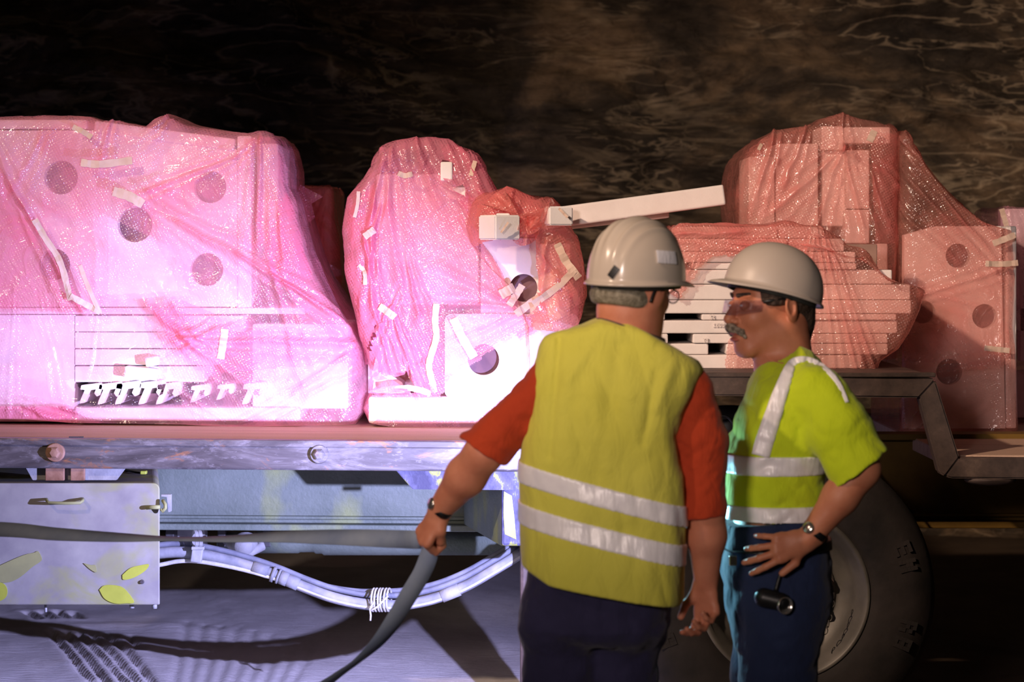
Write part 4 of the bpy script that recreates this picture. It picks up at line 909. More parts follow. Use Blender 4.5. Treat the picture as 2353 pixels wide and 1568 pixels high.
# ------------------------------------------------------------------ signed distance modelling for bodies and clothes
def smin(a, b, k):
    if k <= 0: return np.minimum(a, b)
    h = np.maximum(k-np.abs(a-b), 0)/k; return np.minimum(a, b)-h*h*k*.25
class Field:
    def __init__(s, ax, ay, az):
        s.ax = [np.asarray(a, np.float32) for a in (ax, ay, az)]
        s.D = np.full([len(a) for a in s.ax], .3, np.float32)
    def region(s, lo, hi):
        return tuple(slice(max(0, int(np.searchsorted(a, l))-1), min(len(a), int(np.searchsorted(a, h_))+1)) for a, l, h_ in zip(s.ax, lo, hi))
    def grid(s, sl): return np.meshgrid(*[a[x] for a, x in zip(s.ax, sl)], indexing='ij')
    def fun(s, f, lo, hi, k=.02, mode='u'):
        sl = s.region(lo, hi)
        if any(x.stop <= x.start for x in sl): return s
        d = f(*s.grid(sl)).astype(np.float32); cur = s.D[sl]
        if mode == 'u': s.D[sl] = smin(cur, d, k)
        elif mode == 'i': s.D[sl] = -smin(-cur, -d, k)
        else: s.D[sl] = -smin(-cur, d, k)
        return s
    def limb(s, p0, p1, r0, r1, k=.02, flat=None, ratio=1., mode='u', off=0):
        p0, p1 = np.array(p0, np.float32), np.array(p1, np.float32); r0 += off; r1 += off
        m = max(r0, r1)*max(1, ratio)+k+.03
        fl_ = None if flat is None else np.array(Vector(flat).normalized(), np.float32)
        def f(X, Y, Z):
            v = p1-p0; L = float(v@v)+1e-12
            t = np.clip(((X-p0[0])*v[0]+(Y-p0[1])*v[1]+(Z-p0[2])*v[2])/L, 0, 1)
            dx, dy, dz = X-p0[0]-t*v[0], Y-p0[1]-t*v[1], Z-p0[2]-t*v[2]
            q = dx*dx+dy*dy+dz*dz
            if fl_ is not None:
                c = dx*fl_[0]+dy*fl_[1]+dz*fl_[2]; q = q-c*c+(c/ratio)**2
            return np.sqrt(q)-(r0+(r1-r0)*t)
        return s.fun(f, np.minimum(p0, p1)-m, np.maximum(p0, p1)+m, k, mode)
    def chain(s, pts, rs, k=.015, **kw):
        for a, b, ra, rb in zip(pts, pts[1:], rs, rs[1:]): s.limb(a, b, ra, rb, k, **kw)
        return s
    def ell(s, c, r, R=None, k=.01, mode='u'):
        c = np.array(c, np.float32); r = np.array(r, np.float32); Rm = np.array(R if R is not None else Matrix.Identity(3), np.float32)
        m = float(max(r))+k+.03
        def f(X, Y, Z):
            x, y, z = X-c[0], Y-c[1], Z-c[2]
            u = [(Rm[0][i]*x+Rm[1][i]*y+Rm[2][i]*z) for i in range(3)]
            a = np.sqrt(sum((u[i]/r[i])**2 for i in range(3))); b = np.sqrt(sum((u[i]/r[i]**2)**2 for i in range(3)))+1e-9
            return a*(a-1)/b
        return s.fun(f, c-m, c+m, k, mode)
    def plane(s, p, n, k=.0, lo=None, hi=None):
        """keep the side the normal points away from"""
        n = np.array(Vector(n).normalized()); p = np.array(p)
        lo = lo if lo is not None else [a[0] for a in s.ax]; hi = hi if hi is not None else [a[-1] for a in s.ax]
        return s.fun(lambda X, Y, Z: (X-p[0])*n[0]+(Y-p[1])*n[1]+(Z-p[2])*n[2], lo, hi, k, 'i')
    def all(s, f, k=.0, mode='u'): return s.fun(f, [a[0]-1 for a in s.ax], [a[-1]+1 for a in s.ax], k, mode)
    def push(s): s.S = s.D; s.D = np.full_like(s.D, .3)
    def pop(s, k=.02): s.D = smin(s.S, s.D, k)
    def mesh(s, smooth=1):
        D = s.D; S = D < 0
        nx, ny, nz = D.shape
        c = np.zeros((nx-1, ny-1, nz-1), np.uint8)
        for a in (0, 1):
            for b in (0, 1):
                for e in (0, 1): c += S[a:nx-1+a, b:ny-1+b, e:nz-1+e]
        act = (c > 0) & (c < 8); I, J, K = np.nonzero(act)
        idx = -np.ones(act.shape, np.int64); idx[I, J, K] = np.arange(len(I))
        P = np.zeros((len(I), 3)); cnt = np.zeros(len(I)); A = s.ax
        cor = lambda a, b, e: (I+a, J+b, K+e)
        for ax_ in range(3):
            for u in (0, 1):
                for v in (0, 1):
                    o0 = [0, 0, 0]; o0[(ax_+1) % 3] = u; o0[(ax_+2) % 3] = v; o1 = list(o0); o1[ax_] = 1
                    i0, i1 = cor(*o0), cor(*o1); d0, d1 = D[i0], D[i1]; m = (d0 < 0) != (d1 < 0)
                    t = np.where(m, d0/np.where(m, d0-d1, 1), 0)
                    for q in range(3):
                        a0, a1 = A[q][i0[q]], A[q][i1[q]]; P[:, q] += np.where(m, a0+(a1-a0)*t, 0)
                    cnt += m
        P /= cnt[:, None]
        faces = []
        for ax_ in range(3):
            b_, c_ = (ax_+1) % 3, (ax_+2) % 3
            sl0 = [slice(1, -1)]*3; sl1 = [slice(1, -1)]*3
            sl0[ax_] = slice(0, -1); sl1[ax_] = slice(1, None)
            s0, s1 = S[tuple(sl0)], S[tuple(sl1)]
            E = np.argwhere(s0 != s1)
            if len(E) == 0: continue
            sg = s0[tuple(E.T)]
            off = np.ones(3, int); off[ax_] = 0; E = E+off
            q = []
            for du, dv in ((0, 0), (-1, 0), (-1, -1), (0, -1)):
                e = E.copy(); e[:, b_] += du; e[:, c_] += dv; q.append(idx[tuple(e.T)])
            q = np.stack(q, 1); q[~sg] = q[~sg][:, ::-1]; faces.append(q)
        Fc = np.concatenate(faces); Fc = Fc[(Fc >= 0).all(1)]
        for _ in range(smooth):
            acc = np.zeros_like(P); n = np.zeros(len(P))
            for a in range(4):
                b = (a+1) % 4; np.add.at(acc, Fc[:, a], P[Fc[:, b]]); np.add.at(acc, Fc[:, b], P[Fc[:, a]]); np.add.at(n, Fc[:, a], 1); np.add.at(n, Fc[:, b], 1)
            P = P*.5+.5*acc/np.maximum(n, 1)[:, None]
        return P, Fc
    def obj(s, name, mat, parent, label=None, smooth=1):
        P, Fc = s.mesh(smooth); return from_np(name, P, Fc, mat, parent, True, label)
def column(prof, n=2.4, shear=0.0, cap=False):
    """prof rows: (z, xl, xr, yf, yb) -> distance to a soft superelliptic column"""
    p = np.array(sorted(prof), float)
    def f(X, Y, Z):
        g = [np.interp(Z, p[:, 0], p[:, i]) for i in (1, 2, 3, 4)]
        cx, a = (g[0]+g[1])/2, np.maximum((g[1]-g[0])/2, .005); cy, b = (g[2]+g[3])/2, np.maximum((g[3]-g[2])/2, .005)
        u, v = (X-cx)/a, (Y-cy+shear*(X-cx))/b
        d = ((np.abs(u)**n+np.abs(v)**n)**(1/n)-1)*np.minimum(a, b)
        return np.maximum(d, np.maximum(Z-p[-1, 0], p[0, 0]-Z)) if cap else d
    return f
def frame(fwd, up=(0, 0, 1)):
    y = Vector(fwd).normalized(); x = y.cross(Vector(up)).normalized(); z = x.cross(y).normalized()
    return Matrix((x, y, z)).transposed()          # columns: right, forward, up
def head(fd, c, R, s, neck_to, nr=.060):
    T = lambda x, y, z: np.array(Vector(c)+R @ Vector((x*s, y*s, z*s)))
    fd.ell(T(0, -.014, .032), (.077*s, .098*s, .088*s), R, .01)
    fd.ell(T(0, .028, -.030), (.064*s, .066*s, .082*s), R, .03)
    for q in (-1, 1):
        fd.limb(T(q*.056, -.012, -.045), T(q*.02, .066, -.098), .019*s, .017*s, .03)
        fd.ell(T(q*.037, .062, -.024), (.022*s, .024*s, .022*s), R, .02)
    fd.ell(T(0, .070, -.100), (.026*s, .020*s, .018*s), R, .02)
    fd.ell(T(0, .076, .030), (.050*s, .016*s, .012*s), R, .015)
    fd.ell(T(0, .078, -.066), (.027*s, .018*s, .024*s), R, .02)
    for q in (-1, 1): fd.ell(T(q*.031, .096, .008), (.018*s, .014*s, .011*s), R, .010, 's')
    fd.limb(T(0, .086, .020), T(0, .112, -.026), .0075*s, .0125*s, .012)
    for q in (-1, 1): fd.ell(T(q*.013, .098, -.032), (.008*s, .010*s, .007*s), R, .006)
    for q in (-1, 1): fd.ell(T(q*.006, .106, -.041), (.0035*s, .005*s, .004*s), R, .002, 's')
    for q in (-1, 1): fd.ell(T(q*.031, .084, .006), (.014*s, .012*s, .012*s), R, .003)      # lids and eyeballs
    for q in (-1, 1): fd.ell(T(q*.031, .0965, .006), (.012*s, .004*s, .0022*s), R, .002, 's')
    fd.ell(T(0, .096, -.059), (.023*s, .008*s, .0055*s), R, .004); fd.ell(T(0, .093, -.073), (.020*s, .009*s, .0065*s), R, .005)
    fd.ell(T(0, .104, -.066), (.021*s, .010*s, .0030*s), R, .003, 's')
    for q in (-1, 1):
        Re = R @ Matrix.Rotation(q*-.35, 3, 'Z') @ Matrix.Rotation(-.15, 3, 'X')
        fd.ell(T(q*.082, -.014, -.002), (.009*s, .020*s, .033*s), Re, .006)
        fd.ell(T(q*.090, -.010, .002), (.006*s, .011*s, .021*s), Re, .004, 's')
        fd.ell(T(q*.083, -.004, -.010), (.005*s, .005*s, .008*s), Re, .004)
    fd.limb(T(0, -.028, -.055), neck_to, nr, nr*1.06, .03)
    return T
def hand(fd, wrist, yv, zv, side, sc=1., curls=((25, 35, 20),)*4, thumb=((.050, .045, -.018), (.064, .078, -.030)), spread=(8, 2, -4, -11), k=.006):
    """yv: towards the fingers, zv: out of the back of the hand, side +1/-1: which way the thumb is (x)"""
    y = Vector(yv).normalized(); z = Vector(zv); z = (z-y*z.dot(y)).normalized(); x = y.cross(z)*side
    T = lambda a, b, c: np.array(Vector(wrist)+(x*a+y*b+z*c)*sc)
    fd.limb(T(0, -.02, 0), T(0, .03, 0), .024*sc, .026*sc, .015, z, .72)
    fd.limb(T(.016, .035, 0), T(.024, .084, 0), .018*sc, .016*sc, .012, z, .75)
    fd.limb(T(.0, .035, .001), T(.004, .086, .001), .019*sc, .017*sc, .012, z, .75)
    fd.limb(T(-.014, .035, 0), T(-.022, .078, 0), .018*sc, .015*sc, .012, z, .75)
    fd.limb(T(.018, .012, -.006), T(.032, .042, -.012), .017*sc, .015*sc, .012)
    fx = (.028, .0095, -.009, -.027); fy = (.088, .093, .088, .078)
    ln = ((.042, .026, .021), (.046, .029, .022), (.042, .027, .021), (.033, .020, .019)); rr = (.0098, .0100, .0094, .0084)
    if len(curls) == 1: curls = curls*4
    tips = []
    for i in range(4):
        a = 0; p = Vector((fx[i], fy[i]-.012, 0)); q0 = T(*p); sp = math.radians(spread[i])
        fd.limb(q0, T(p.x, fy[i], .002), rr[i]*sc*1.12, rr[i]*sc*1.12, .008); p = Vector((fx[i], fy[i], .001))
        for j in range(3):
            a += math.radians(curls[i][j]); d = Vector((math.sin(sp)*math.cos(a), math.cos(sp)*math.cos(a), -math.sin(a)))
            p2 = p+d*ln[i][j]; fd.limb(T(*p), T(*p2), rr[i]*sc*(1.0-.07*j), rr[i]*sc*(.93-.08*j), .003); p = p2
        tips.append(T(*p))
    b = (.032, .040, -.010)
    fd.limb(T(*b), T(*thumb[0]), .0135*sc, .0112*sc, .006); fd.limb(T(*thumb[0]), T(*thumb[1]), .0112*sc, .0092*sc, .003)
    return T
def hard_hat(parent, c, R, s, mat, ridges=True, name='hard_hat', label=None, brim=.014, peak=.055, hgt=.150):
    """R columns: right, forward, up; c is the centre of the rim"""
    nt, npf = 120, 40; th = np.linspace(0, 2*math.pi, nt, endpoint=False)
    V = []
    a, b = .112, .136
    for j in range(npf+1):                                   # dome from crown to rim
        ph = math.pi/2*j/npf; cr, sr_ = math.sin(ph)**.92, math.cos(ph)
        x, y = a*cr*np.sin(th), b*cr*np.cos(th); z = hgt*sr_**.9+0*th
        if ridges:
            up = np.clip(sr_*1.6, 0, 1)**.6
            rg = sum(h_*np.exp(-((x-x0*(1-.25*(y/b)**2))/w_)**2) for x0, w_, h_ in ((0, .012, .009), (.036, .006, .008), (-.036, .006, .008), (.064, .005, .006), (-.064, .005, .006)))
            z = z+rg*up; y = y*(1+rg*.5); x = x*(1+rg*.3)
        V.append(np.stack([x, y, z], 1))
    fr = np.clip(np.cos(th), 0, 1)
    for e, dz in ((.35, -.001), (.8, -.004), (1., -.009)):
        w_ = brim+peak*fr**3
        x, y = (a+w_*e*(1-.4*fr))*np.sin(th), (b+w_*e)*np.cos(th); V.append(np.stack([x, y, 0*th+dz-.012*fr**2*e], 1))
    inner = []
    for j in range(npf, -1, -4):
        ph = math.pi/2*j/npf; cr, sr_ = math.sin(ph), math.cos(ph)
        inner.append(np.stack([(a-.004)*cr*np.sin(th), (b-.004)*cr*np.cos(th), (hgt-.004)*sr_+0*th-.002], 1))
    V += inner; P = np.concatenate(V)*s; Rm = np.array(R); P = P@Rm.T+np.array(c)
    n = len(V); i = np.arange(n-1)[:, None]*nt; j = np.arange(nt)[None, :]; jn = (j+1) % nt
    Fc = np.stack([i+j, i+nt+j, i+nt+jn, i+jn], -1).reshape(-1, 4)
    o = from_np(name, P, Fc, M[mat], parent, True, label)
    bm = bmesh.new(); add_lathe(bm, [(.098, -.018), (.102, -.018), (.102, .012), (.098, .012)], (0, 0, 0), 'Z', 64, True)
    for v in bm.verts: v.co = Vector(c)+R @ (Vector((v.co.x, v.co.y*1.2, v.co.z))*s)
    from_bm('headband', bm, M['hatin'], o, True)
    return o
def on_hat(o_parent, c, R, s, th, zf, w_, h_, mat, name, roll=0, hgt=.150):
    """small curved patch stuck on the dome at azimuth th (0 front, + right), height fraction zf"""
    bm = bmesh.new(); g = []
    for i in range(9):
        row = []
        for j in range(5):
            du, dv = (i/8-.5)*w_, (j/4-.5)*h_; du, dv = du*math.cos(roll)-dv*math.sin(roll), du*math.sin(roll)+dv*math.cos(roll)
            z = hgt*zf+dv; q = min(.999, max(0, z/hgt)); cr = math.sqrt(1-(q**(1/.9))**2)**.92; t_ = th+du/(.12*max(cr, .2))
            p = Vector((.1145*cr*math.sin(t_), .1385*cr*math.cos(t_), z)); row.append(bm.verts.new(Vector(c)+R @ (p*s)))
        g.append(row)
    for i in range(8):
        for j in range(4): bm.faces.new((g[i][j], g[i+1][j], g[i+1][j+1], g[i][j+1]))
    ret = bmesh.ops.extrude_face_region(bm, geom=list(bm.faces))
    for v in [q for q in ret['geom'] if isinstance(q, bmesh.types.BMVert)]: v.co += (v.co-Vector(c)).normalized()*.0022*1
    return from_bm(name, bm, M[mat], o_parent, False)
def watch(parent, p, axis, face, r, flat=.8):
    a = Vector(axis).normalized(); f = Vector(face); f = (f-a*f.dot(a)).normalized(); g = a.cross(f)
    bm = bmesh.new(); add_lathe(bm, [(r, -.010), (r+.0035, -.009), (r+.0035, .009), (r, .010)], (0, 0, 0), 'X', 48, True)
    for v in bm.verts: v.co = Vector(p)+a*v.co.x+g*v.co.y+f*v.co.z*flat
    st = from_bm('wrist_watch', bm, M['black'], parent, True, 'black strapped watch on the wrist')
    bm = bmesh.new(); add_lathe(bm, [(0, .0105), (.014, .0105), (.0165, .007), (.0165, 0), (0, 0)], (0, 0, 0), 'Z', 32)
    for v in bm.verts: v.co = Vector(p)+a*v.co.x+g*v.co.y+f*(v.co.z+r*flat+.001)
    from_bm('watch_case', bm, M['chrome'], st, True); return st

# ------------------------------------------------------------------ person 1: yellow vest over red shirt, seen from behind
Y1 = 6.17
p1 = empty('person', (XP(1365, Y1), Y1, 0), 'person seen from behind in yellow reflective vest over rust red shirt, gripping the strap', 'person')
w1 = lambda px, py, dy=0.: W(px, py, Y1+dy)
q1 = lambda px, py, dy=0.: np.array([XP(px, Y1), Y1+dy, ZP(py, Y1)])        # same scale for all depths of one body
def prof(rows, Y): return [(ZP(r[0], Y), XP(r[1], Y), XP(r[2], Y), Y+r[3], Y+r[4]) for r in rows]
HR1 = frame((.62, .74, -.16), (.10, 0, 1)); HC1 = q1(1458, 663, .03); HS1 = 1.04
f = Field(axis([(XP(915, Y1), XP(1060, Y1), .0032), (XP(1060, Y1), XP(1350, Y1), .008), (XP(1350, Y1), XP(1700, Y1), .004)]), axis([(Y1-.20, Y1+.32, .004)]), axis([(0, .72, .012), (.72, 1.17, .0036), (1.17, 1.40, .008), (1.40, 1.84, .0036)]))
T1 = head(f, HC1, HR1, HS1, q1(1446, 765, .035), .066)
f.limb(q1(1456, 690, .01), q1(1446, 765, .015), .076, .080, .03); f.limb(q1(1445, 785, .01), q1(1330, 825, .01), .04, .04, .03); f.limb(q1(1445, 790, .01), q1(1540, 855, .01), .04, .04, .03)
f.all(column(prof([(800, 1300, 1530, -.07, .08), (900, 1250, 1560, -.10, .12), (1150, 1235, 1530, -.10, .13), (1430, 1230, 1510, -.11, .12)], Y1), cap=True), .03)
f.plane((0, 0, ZP(1445, Y1)), (0, 0, -1), 0, (-2, 0, 0), (2, 20, .96))if False else None
# arms
LS, LE, LW = q1(1262, 838, .0), q1(1112, 1042, .02), q1(1006, 1187, .14)
f.chain([LS+np.array([.01, 0, -.03]), LE], [.04, .047], .03); f.chain([LE, LE*.6+LW*.4, LW], [.050, .051, .032], .02)
RS, RE, RW = q1(1597, 880, -.02), q1(1622, 1160, -.03), q1(1624, 1338, .02)
f.chain([RS+np.array([-.01, 0, -.03]), RE], [.036, .047], .02); f.chain([RE, RE*.6+RW*.4, RW], [.047, .049, .031], .02)
HL = hand(f, LW, (-.50, .12, -.86), (-.72, -.62, .30), -1, 1.0, ((70, 85, 60), (72, 88, 60), (74, 88, 60), (76, 88, 60)), ((.030, .070, -.032), (.008, .078, -.044)), (2, 1, -1, -2))
HRt = hand(f, RW, (.03, -.02, -1), (.62, .72, .0), -1, 1.0, ((28, 50, 25), (38, 56, 30), (46, 58, 32), (54, 60, 34)), ((.054, .060, -.016), (.062, .092, -.030)))
# legs inside the trousers
for (hx, kx, fx_, dy) in ((1290, 1272, 1265, .0), (1440, 1425, 1435, .03)):
    f.chain([q1(hx, 1400, dy), q1(kx, 1690, dy+.02), q1(fx_, 2050, dy)], [.085, .055, .04], .03)
    f.limb(q1(fx_, 2095, dy-.03), q1(fx_+6, 2100, dy+.14), .035, .03, .03)
f.obj('body', M['skin1'], p1, 'sunburnt skin of neck, forearms and hands')
# trousers
f = Field(axis([(XP(1150, Y1), XP(1600, Y1), .006)]), axis([(Y1-.24, Y1+.34, .006)]), axis([(-.01, .3, .012), (.3, .98, .006)]))
f.all(column(prof([(1290, 1215, 1550, -.115, .14), (1370, 1200, 1544, -.125, .14), (1440, 1196, 1535, -.14, .13), (1500, 1206, 1515, -.10, .10)], Y1), 2.6, 0)); f.plane((0, 0, ZP(1480, Y1)), (0, 0, -1), .03) 
for (hx, kx, fx_, dy) in ((1286, 1282, 1270, .0), (1445, 1412, 1420, .03)):
    f.chain([q1(hx, 1420, dy-.01), q1((hx+kx)/2, 1560, dy+.01), q1(kx, 1690, dy+.03), q1(fx_, 2062, dy)], [.094, .090, .080, .066], .035)
f.D += (.006*fbm(*(lambda g: (g[0]*9, g[1]*9, g[2]*5))(f.grid((slice(None),)*3)), 3, 5)+.004*ridge(*(lambda g: (g[0]*14+g[2]*9, g[1]*10, g[2]*16-g[0]*8))(f.grid((slice(None),)*3)), 2, 8)).astype(np.float32)
f.plane((0, 0, .07), (0, 0, -1)); f.obj('trousers', M['navy'], p1, 'dark navy work trousers')
for fx_, dy in ((1265, 0), (1432, .03)):
    f = Field(axis([(XP(fx_, Y1)-.09, XP(fx_, Y1)+.09, .005)]), axis([(Y1-.12, Y1+.26, .005)]), axis([(-.01, .22, .005)]))
    c = XP(fx_, Y1); f.limb((c, Y1+dy, .16), (c, Y1+dy, .05), .055, .052, .02); f.limb((c, Y1+dy-.03, .05), (c+.005, Y1+dy+.15, .04), .048, .045, .03)
    f.plane((0, 0, .003), (0, 0, -1)); f.obj('boot', M['black'], p1)
# shirt
f = Field(axis([(XP(1040, Y1), XP(1700, Y1), .0045)]), axis([(Y1-.20, Y1+.24, .0055)]), axis([(.95, 1.58, .0045)]))
f.all(column(prof([(770, 1330, 1500, -.07, .08), (830, 1250, 1585, -.09, .11), (950, 1215, 1575, -.12, .13), (1300, 1205, 1560, -.12, .14)], Y1)))
f.plane((0, 0, ZP(775, Y1)), (0, 0, 1), .03); f.plane((0, 0, ZP(1250, Y1)), (0, 0, -1))
sl_ = f.D.copy()
f.push(); f.limb(LS+np.array([.012, 0, -.032]), LE, .056, .069, .03); f.limb(LE, LE+(LE-LS)*.3, .069, .073, .01)
f.all(lambda X, Y, Z: (X-LE[0])*(-.56)+(Y-LE[1])*.05+(Z-LE[2])*(-.83), 0, 'i'); f.pop(.03)
f.push(); f.limb(RS+np.array([-.012, 0, -.012]), q1(1611, 1010, -.02), .056, .066, .03); f.limb(q1(1611, 1010, -.02), q1(1620, 1240, -.03), .064, .058, .02)
f.all(lambda X, Y, Z: ZP(1186, Y1)-Z, 0, 'i'); f.pop(.03)
g_ = f.grid((slice(None),)*3)
f.D += (.005*fbm(g_[0]*11, g_[1]*9, g_[2]*9, 3, 15)+.0035*ridge(g_[0]*16-g_[2]*14, g_[1]*10, g_[2]*18+g_[0]*12, 2, 18)).astype(np.float32)
ld = Vector(LE-LS).normalized()
f.obj('shirt', M['red'], p1, 'rust red shirt with short sleeves')
# collar band
f = Field(axis([(XP(1340, Y1), XP(1560, Y1), .004)]), axis([(Y1-.14, Y1+.12, .004)]), axis([(1.40, 1.58, .003)]))
f.limb(q1(1456, 690, .01), q1(1446, 785, .010), .084, .094, .0)
f.fun(lambda X, Y, Z: np.abs(Z-(ZP(756, Y1)-.34*(X-XP(1440, Y1))))-.009, (-2, 0, 0), (2, 9, 3), .004, 'i'); f.obj('collar', M['collar'], p1)
# vest
f = Field(axis([(XP(1160, Y1), XP(1640, Y1), .004)]), axis([(Y1-.22, Y1+.24, .005)]), axis([(.80, 1.60, .004)]))
vcol = column(prof([(720, 1248, 1605, -.085, .08), (790, 1234, 1616, -.10, .09), (850, 1220, 1618, -.125, .11), (900, 1210, 1600, -.14, .13), (950, 1203, 1574, -.145, .14), (1000, 1193, 1560, -.15, .14), (1060, 1184, 1566, -.15, .15), (1090, 1183, 1574, -.15, .15), (1200, 1188, 1577, -.15, .16), (1300, 1194, 1573, -.172, .17), (1400, 1196, 1566, -.185, .18)], Y1), 2.8, .12)
f.all(vcol)
tx, tz = zip(*[(XP(x, Y1), ZP(y, Y1)) for x, y in ((1150, 800), (1215, 790), (1250, 758), (1300, 752), (1345, 742), (1380, 730), (1440, 738), (1500, 772), (1550, 796), (1606, 824), (1625, 845), (1660, 900))])
f.all(lambda X, Y, Z: (Z-np.interp(X, tx, tz)+.9*np.maximum(np.abs(Y-Y1+.035)-.085, 0))*.9, .03, 'i')
g_ = f.grid((slice(None),)*3)
fold = .006*fbm(g_[0]*7, g_[1]*5, g_[2]*3.5, 3, 25)+.0045*ridge(g_[0]*10+g_[2]*3, g_[1]*4, g_[2]*4-g_[0]*5, 2, 28)
def crz(x0, y0, x1, y1, w_, a_):
    dd = segdist(g_[0], g_[2], [(XP(x0, Y1), ZP(y0, Y1)), (XP(x1, Y1), ZP(y1, Y1))]); return a_*np.exp(-(dd/w_)**2)
fold = fold+crz(1285, 780, 1262, 1040, .010, .007)+crz(1420, 800, 1360, 1100, .02, .005)+crz(1500, 850, 1470, 1010, .010, .005)+crz(1540, 830, 1500, 930, .014, -.005)+crz(1350, 800, 1300, 870, .014, -.005)
f.D += fold.astype(np.float32)
hem = lambda X: np.interp(X, [XP(a, Y1) for a in (1180, 1200, 1260, 1350, 1450, 1555, 1580)], [ZP(b, Y1) for b in (1290, 1300, 1332, 1348, 1366, 1384, 1384)])
f.all(lambda X, Y, Z: hem(X)-Z, .008, 'i')
f.all(lambda X, Y, Z: .086-np.sqrt((X-XP(1445, Y1))**2+(Y-Y1+.0)**2+0*Z), 0, 'i') if False else None
vD = f.D.copy()
vest1 = f.obj('safety_vest', M['vest'], p1, 'sleeveless fluorescent yellow vest with two reflective stripes')
for (xa, ya, xb, yb, hw, Ls) in ((1182, 1080, 1572, 1181, 24, None), (1188, 1176, 1576, 1271, 25, None)):
    sl = f.region((XP(1160, Y1), Y1-.3, ZP(yb+60, Y1)), (XP(1640, Y1), Y1+.3, ZP(ya-50, Y1)))
    g = Field(f.ax[0][sl[0]], f.ax[1][sl[1]], f.ax[2][sl[2]]); g.D = vD[sl]-.0035
    zc = lambda X: ZP(ya, Y1)+(ZP(yb, Y1)-ZP(ya, Y1))*(X-XP(xa, Y1))/(XP(xb, Y1)-XP(xa, Y1))
    g.all(lambda X, Y, Z: np.abs(Z-zc(X)-.012*0)-hw*Y1/F, 0, 'i'); g.obj('reflective_stripe', M['refl'], vest1, 'bright white reflective stripe', 1)
# hair, hat, glasses
f = Field(axis([(XP(1330, Y1), XP(1600, Y1), .0035)]), axis([(Y1-.16, Y1+.2, .0035)]), axis([(1.50, 1.80, .0035)]))
f.ell(T1(0, -.014, .032), (.077*HS1+.007, .098*HS1+.008, .088*HS1+.007), HR1, 0); f.ell(T1(0, -.062, -.012), (.066, .046, .052), HR1, .02); f.ell(T1(0, -.036, -.030), (.088, .084, .050), HR1, .01)
g_ = f.grid((slice(None),)*3); f.D += (.0015*fbm(g_[0]*70, g_[1]*70, g_[2]*40, 2, 33)).astype(np.float32)
Rm = np.array(HR1); ly = lambda X, Y, Z: ((X-HC1[0])*Rm[0][1]+(Y-HC1[1])*Rm[1][1]+(Z-HC1[2])*Rm[2][1]); lz = lambda X, Y, Z: ((X-HC1[0])*Rm[0][2]+(Y-HC1[1])*Rm[1][2]+(Z-HC1[2])*Rm[2][2])
f.all(lambda X, Y, Z: ly(X, Y, Z)-.035, .004, 'i'); f.all(lambda X, Y, Z: -lz(X, Y, Z)-.056+.55*np.maximum(ly(X, Y, Z)+.05, 0), .004, 'i')
f.all(lambda X, Y, Z: np.maximum(-(ly(X, Y, Z)+.030), lz(X, Y, Z)-.022), .004, 's')
f.obj('hair', M['hair1'], p1, 'short grey hair under the back of the hat')
HRh = frame((.66, .72, .02), (.06, 0, 1)); hc = q1(1464, 645, .03)
hat = hard_hat(p1, hc, HRh, 1.04, 'hat1', True, 'hard_hat', 'cream ribbed hard hat', .007, .045, .150)
on_hat(hat, hc, HRh, .98, math.radians(128), .40, .052, .034, 'refl', 'reflective_sticker', .10) if False else None
def hat_az(R, c, px, py, Yp, s, hgt=.150):
    """azimuth and height fraction of the dome point seen at a pixel"""
    best = None
    for ia in range(0, 360, 3):
        for iz in range(2, 95, 3):
            q = iz/100; cr = math.sqrt(1-(q**(1/.9))**2)**.92; t_ = math.radians(ia)
            p = Vector(c)+R @ (Vector((.1145*cr*math.sin(t_), .1385*cr*math.cos(t_), q*hgt))*s)
            if (p-Vector(c)).y > .05: continue
            d = (CX+p.x*F/p.y-px)**2+(HY+(H-p.z)*F/p.y-py)**2
            if best is None or d < best[0]: best = (d, t_, q)
    return best[1], best[2]
a_, z_ = hat_az(HRh, hc, 1532, 591, Y1, 1.04); on_hat(hat, hc, HRh, 1.04, a_, z_, .056, .030, 'refl', 'reflective_sticker', .08)
a_, z_ = hat_az(HRh, hc, 1411, 627, Y1, 1.04); on_hat(hat, hc, HRh, 1.04, a_, z_, .017, .030, 'black', 'dark_sticker', .6)
bm = bmesh.new(); gl = [T1(.074, .075, .010), T1(.080, .045, .014), T1(.087, .0, .018), T1(.092, -.028, .010), T1(.093, -.040, -.010), T1(.092, -.046, -.034)]
add_tube(bm, [Vector(v) for v in catmull([tuple(v) for v in gl], 5)], [.0018]*10+[.0024]*5+[.0036]*11, 8)
lc = Vector(T1(.050, .100, -.002)); lr = Vector(T1(1, -.35, 0)-T1(0, 0, 0)).normalized(); lu = Vector(T1(0, 0, 1)-T1(0, 0, 0)).normalized()
add_tube(bm, [lc+lr*.024*math.cos(a)+lu*.017*math.sin(a) for a in [2*math.pi*i/24 for i in range(25)]], .0016, 6, False)
gs = from_bm('glasses', bm, M['black'], p1, True, 'thin dark framed glasses')
bm = bmesh.new(); cc = [bm.verts.new(lc+lr*.023*math.cos(a)+lu*.016*math.sin(a)) for a in [2*math.pi*i/24 for i in range(24)]]; bm.faces.new(cc); from_bm('lens', bm, M['lens'], gs)
watch(p1, LW*.93+LE*.07, LW-LE, (-.80, -.45, .25), .034)

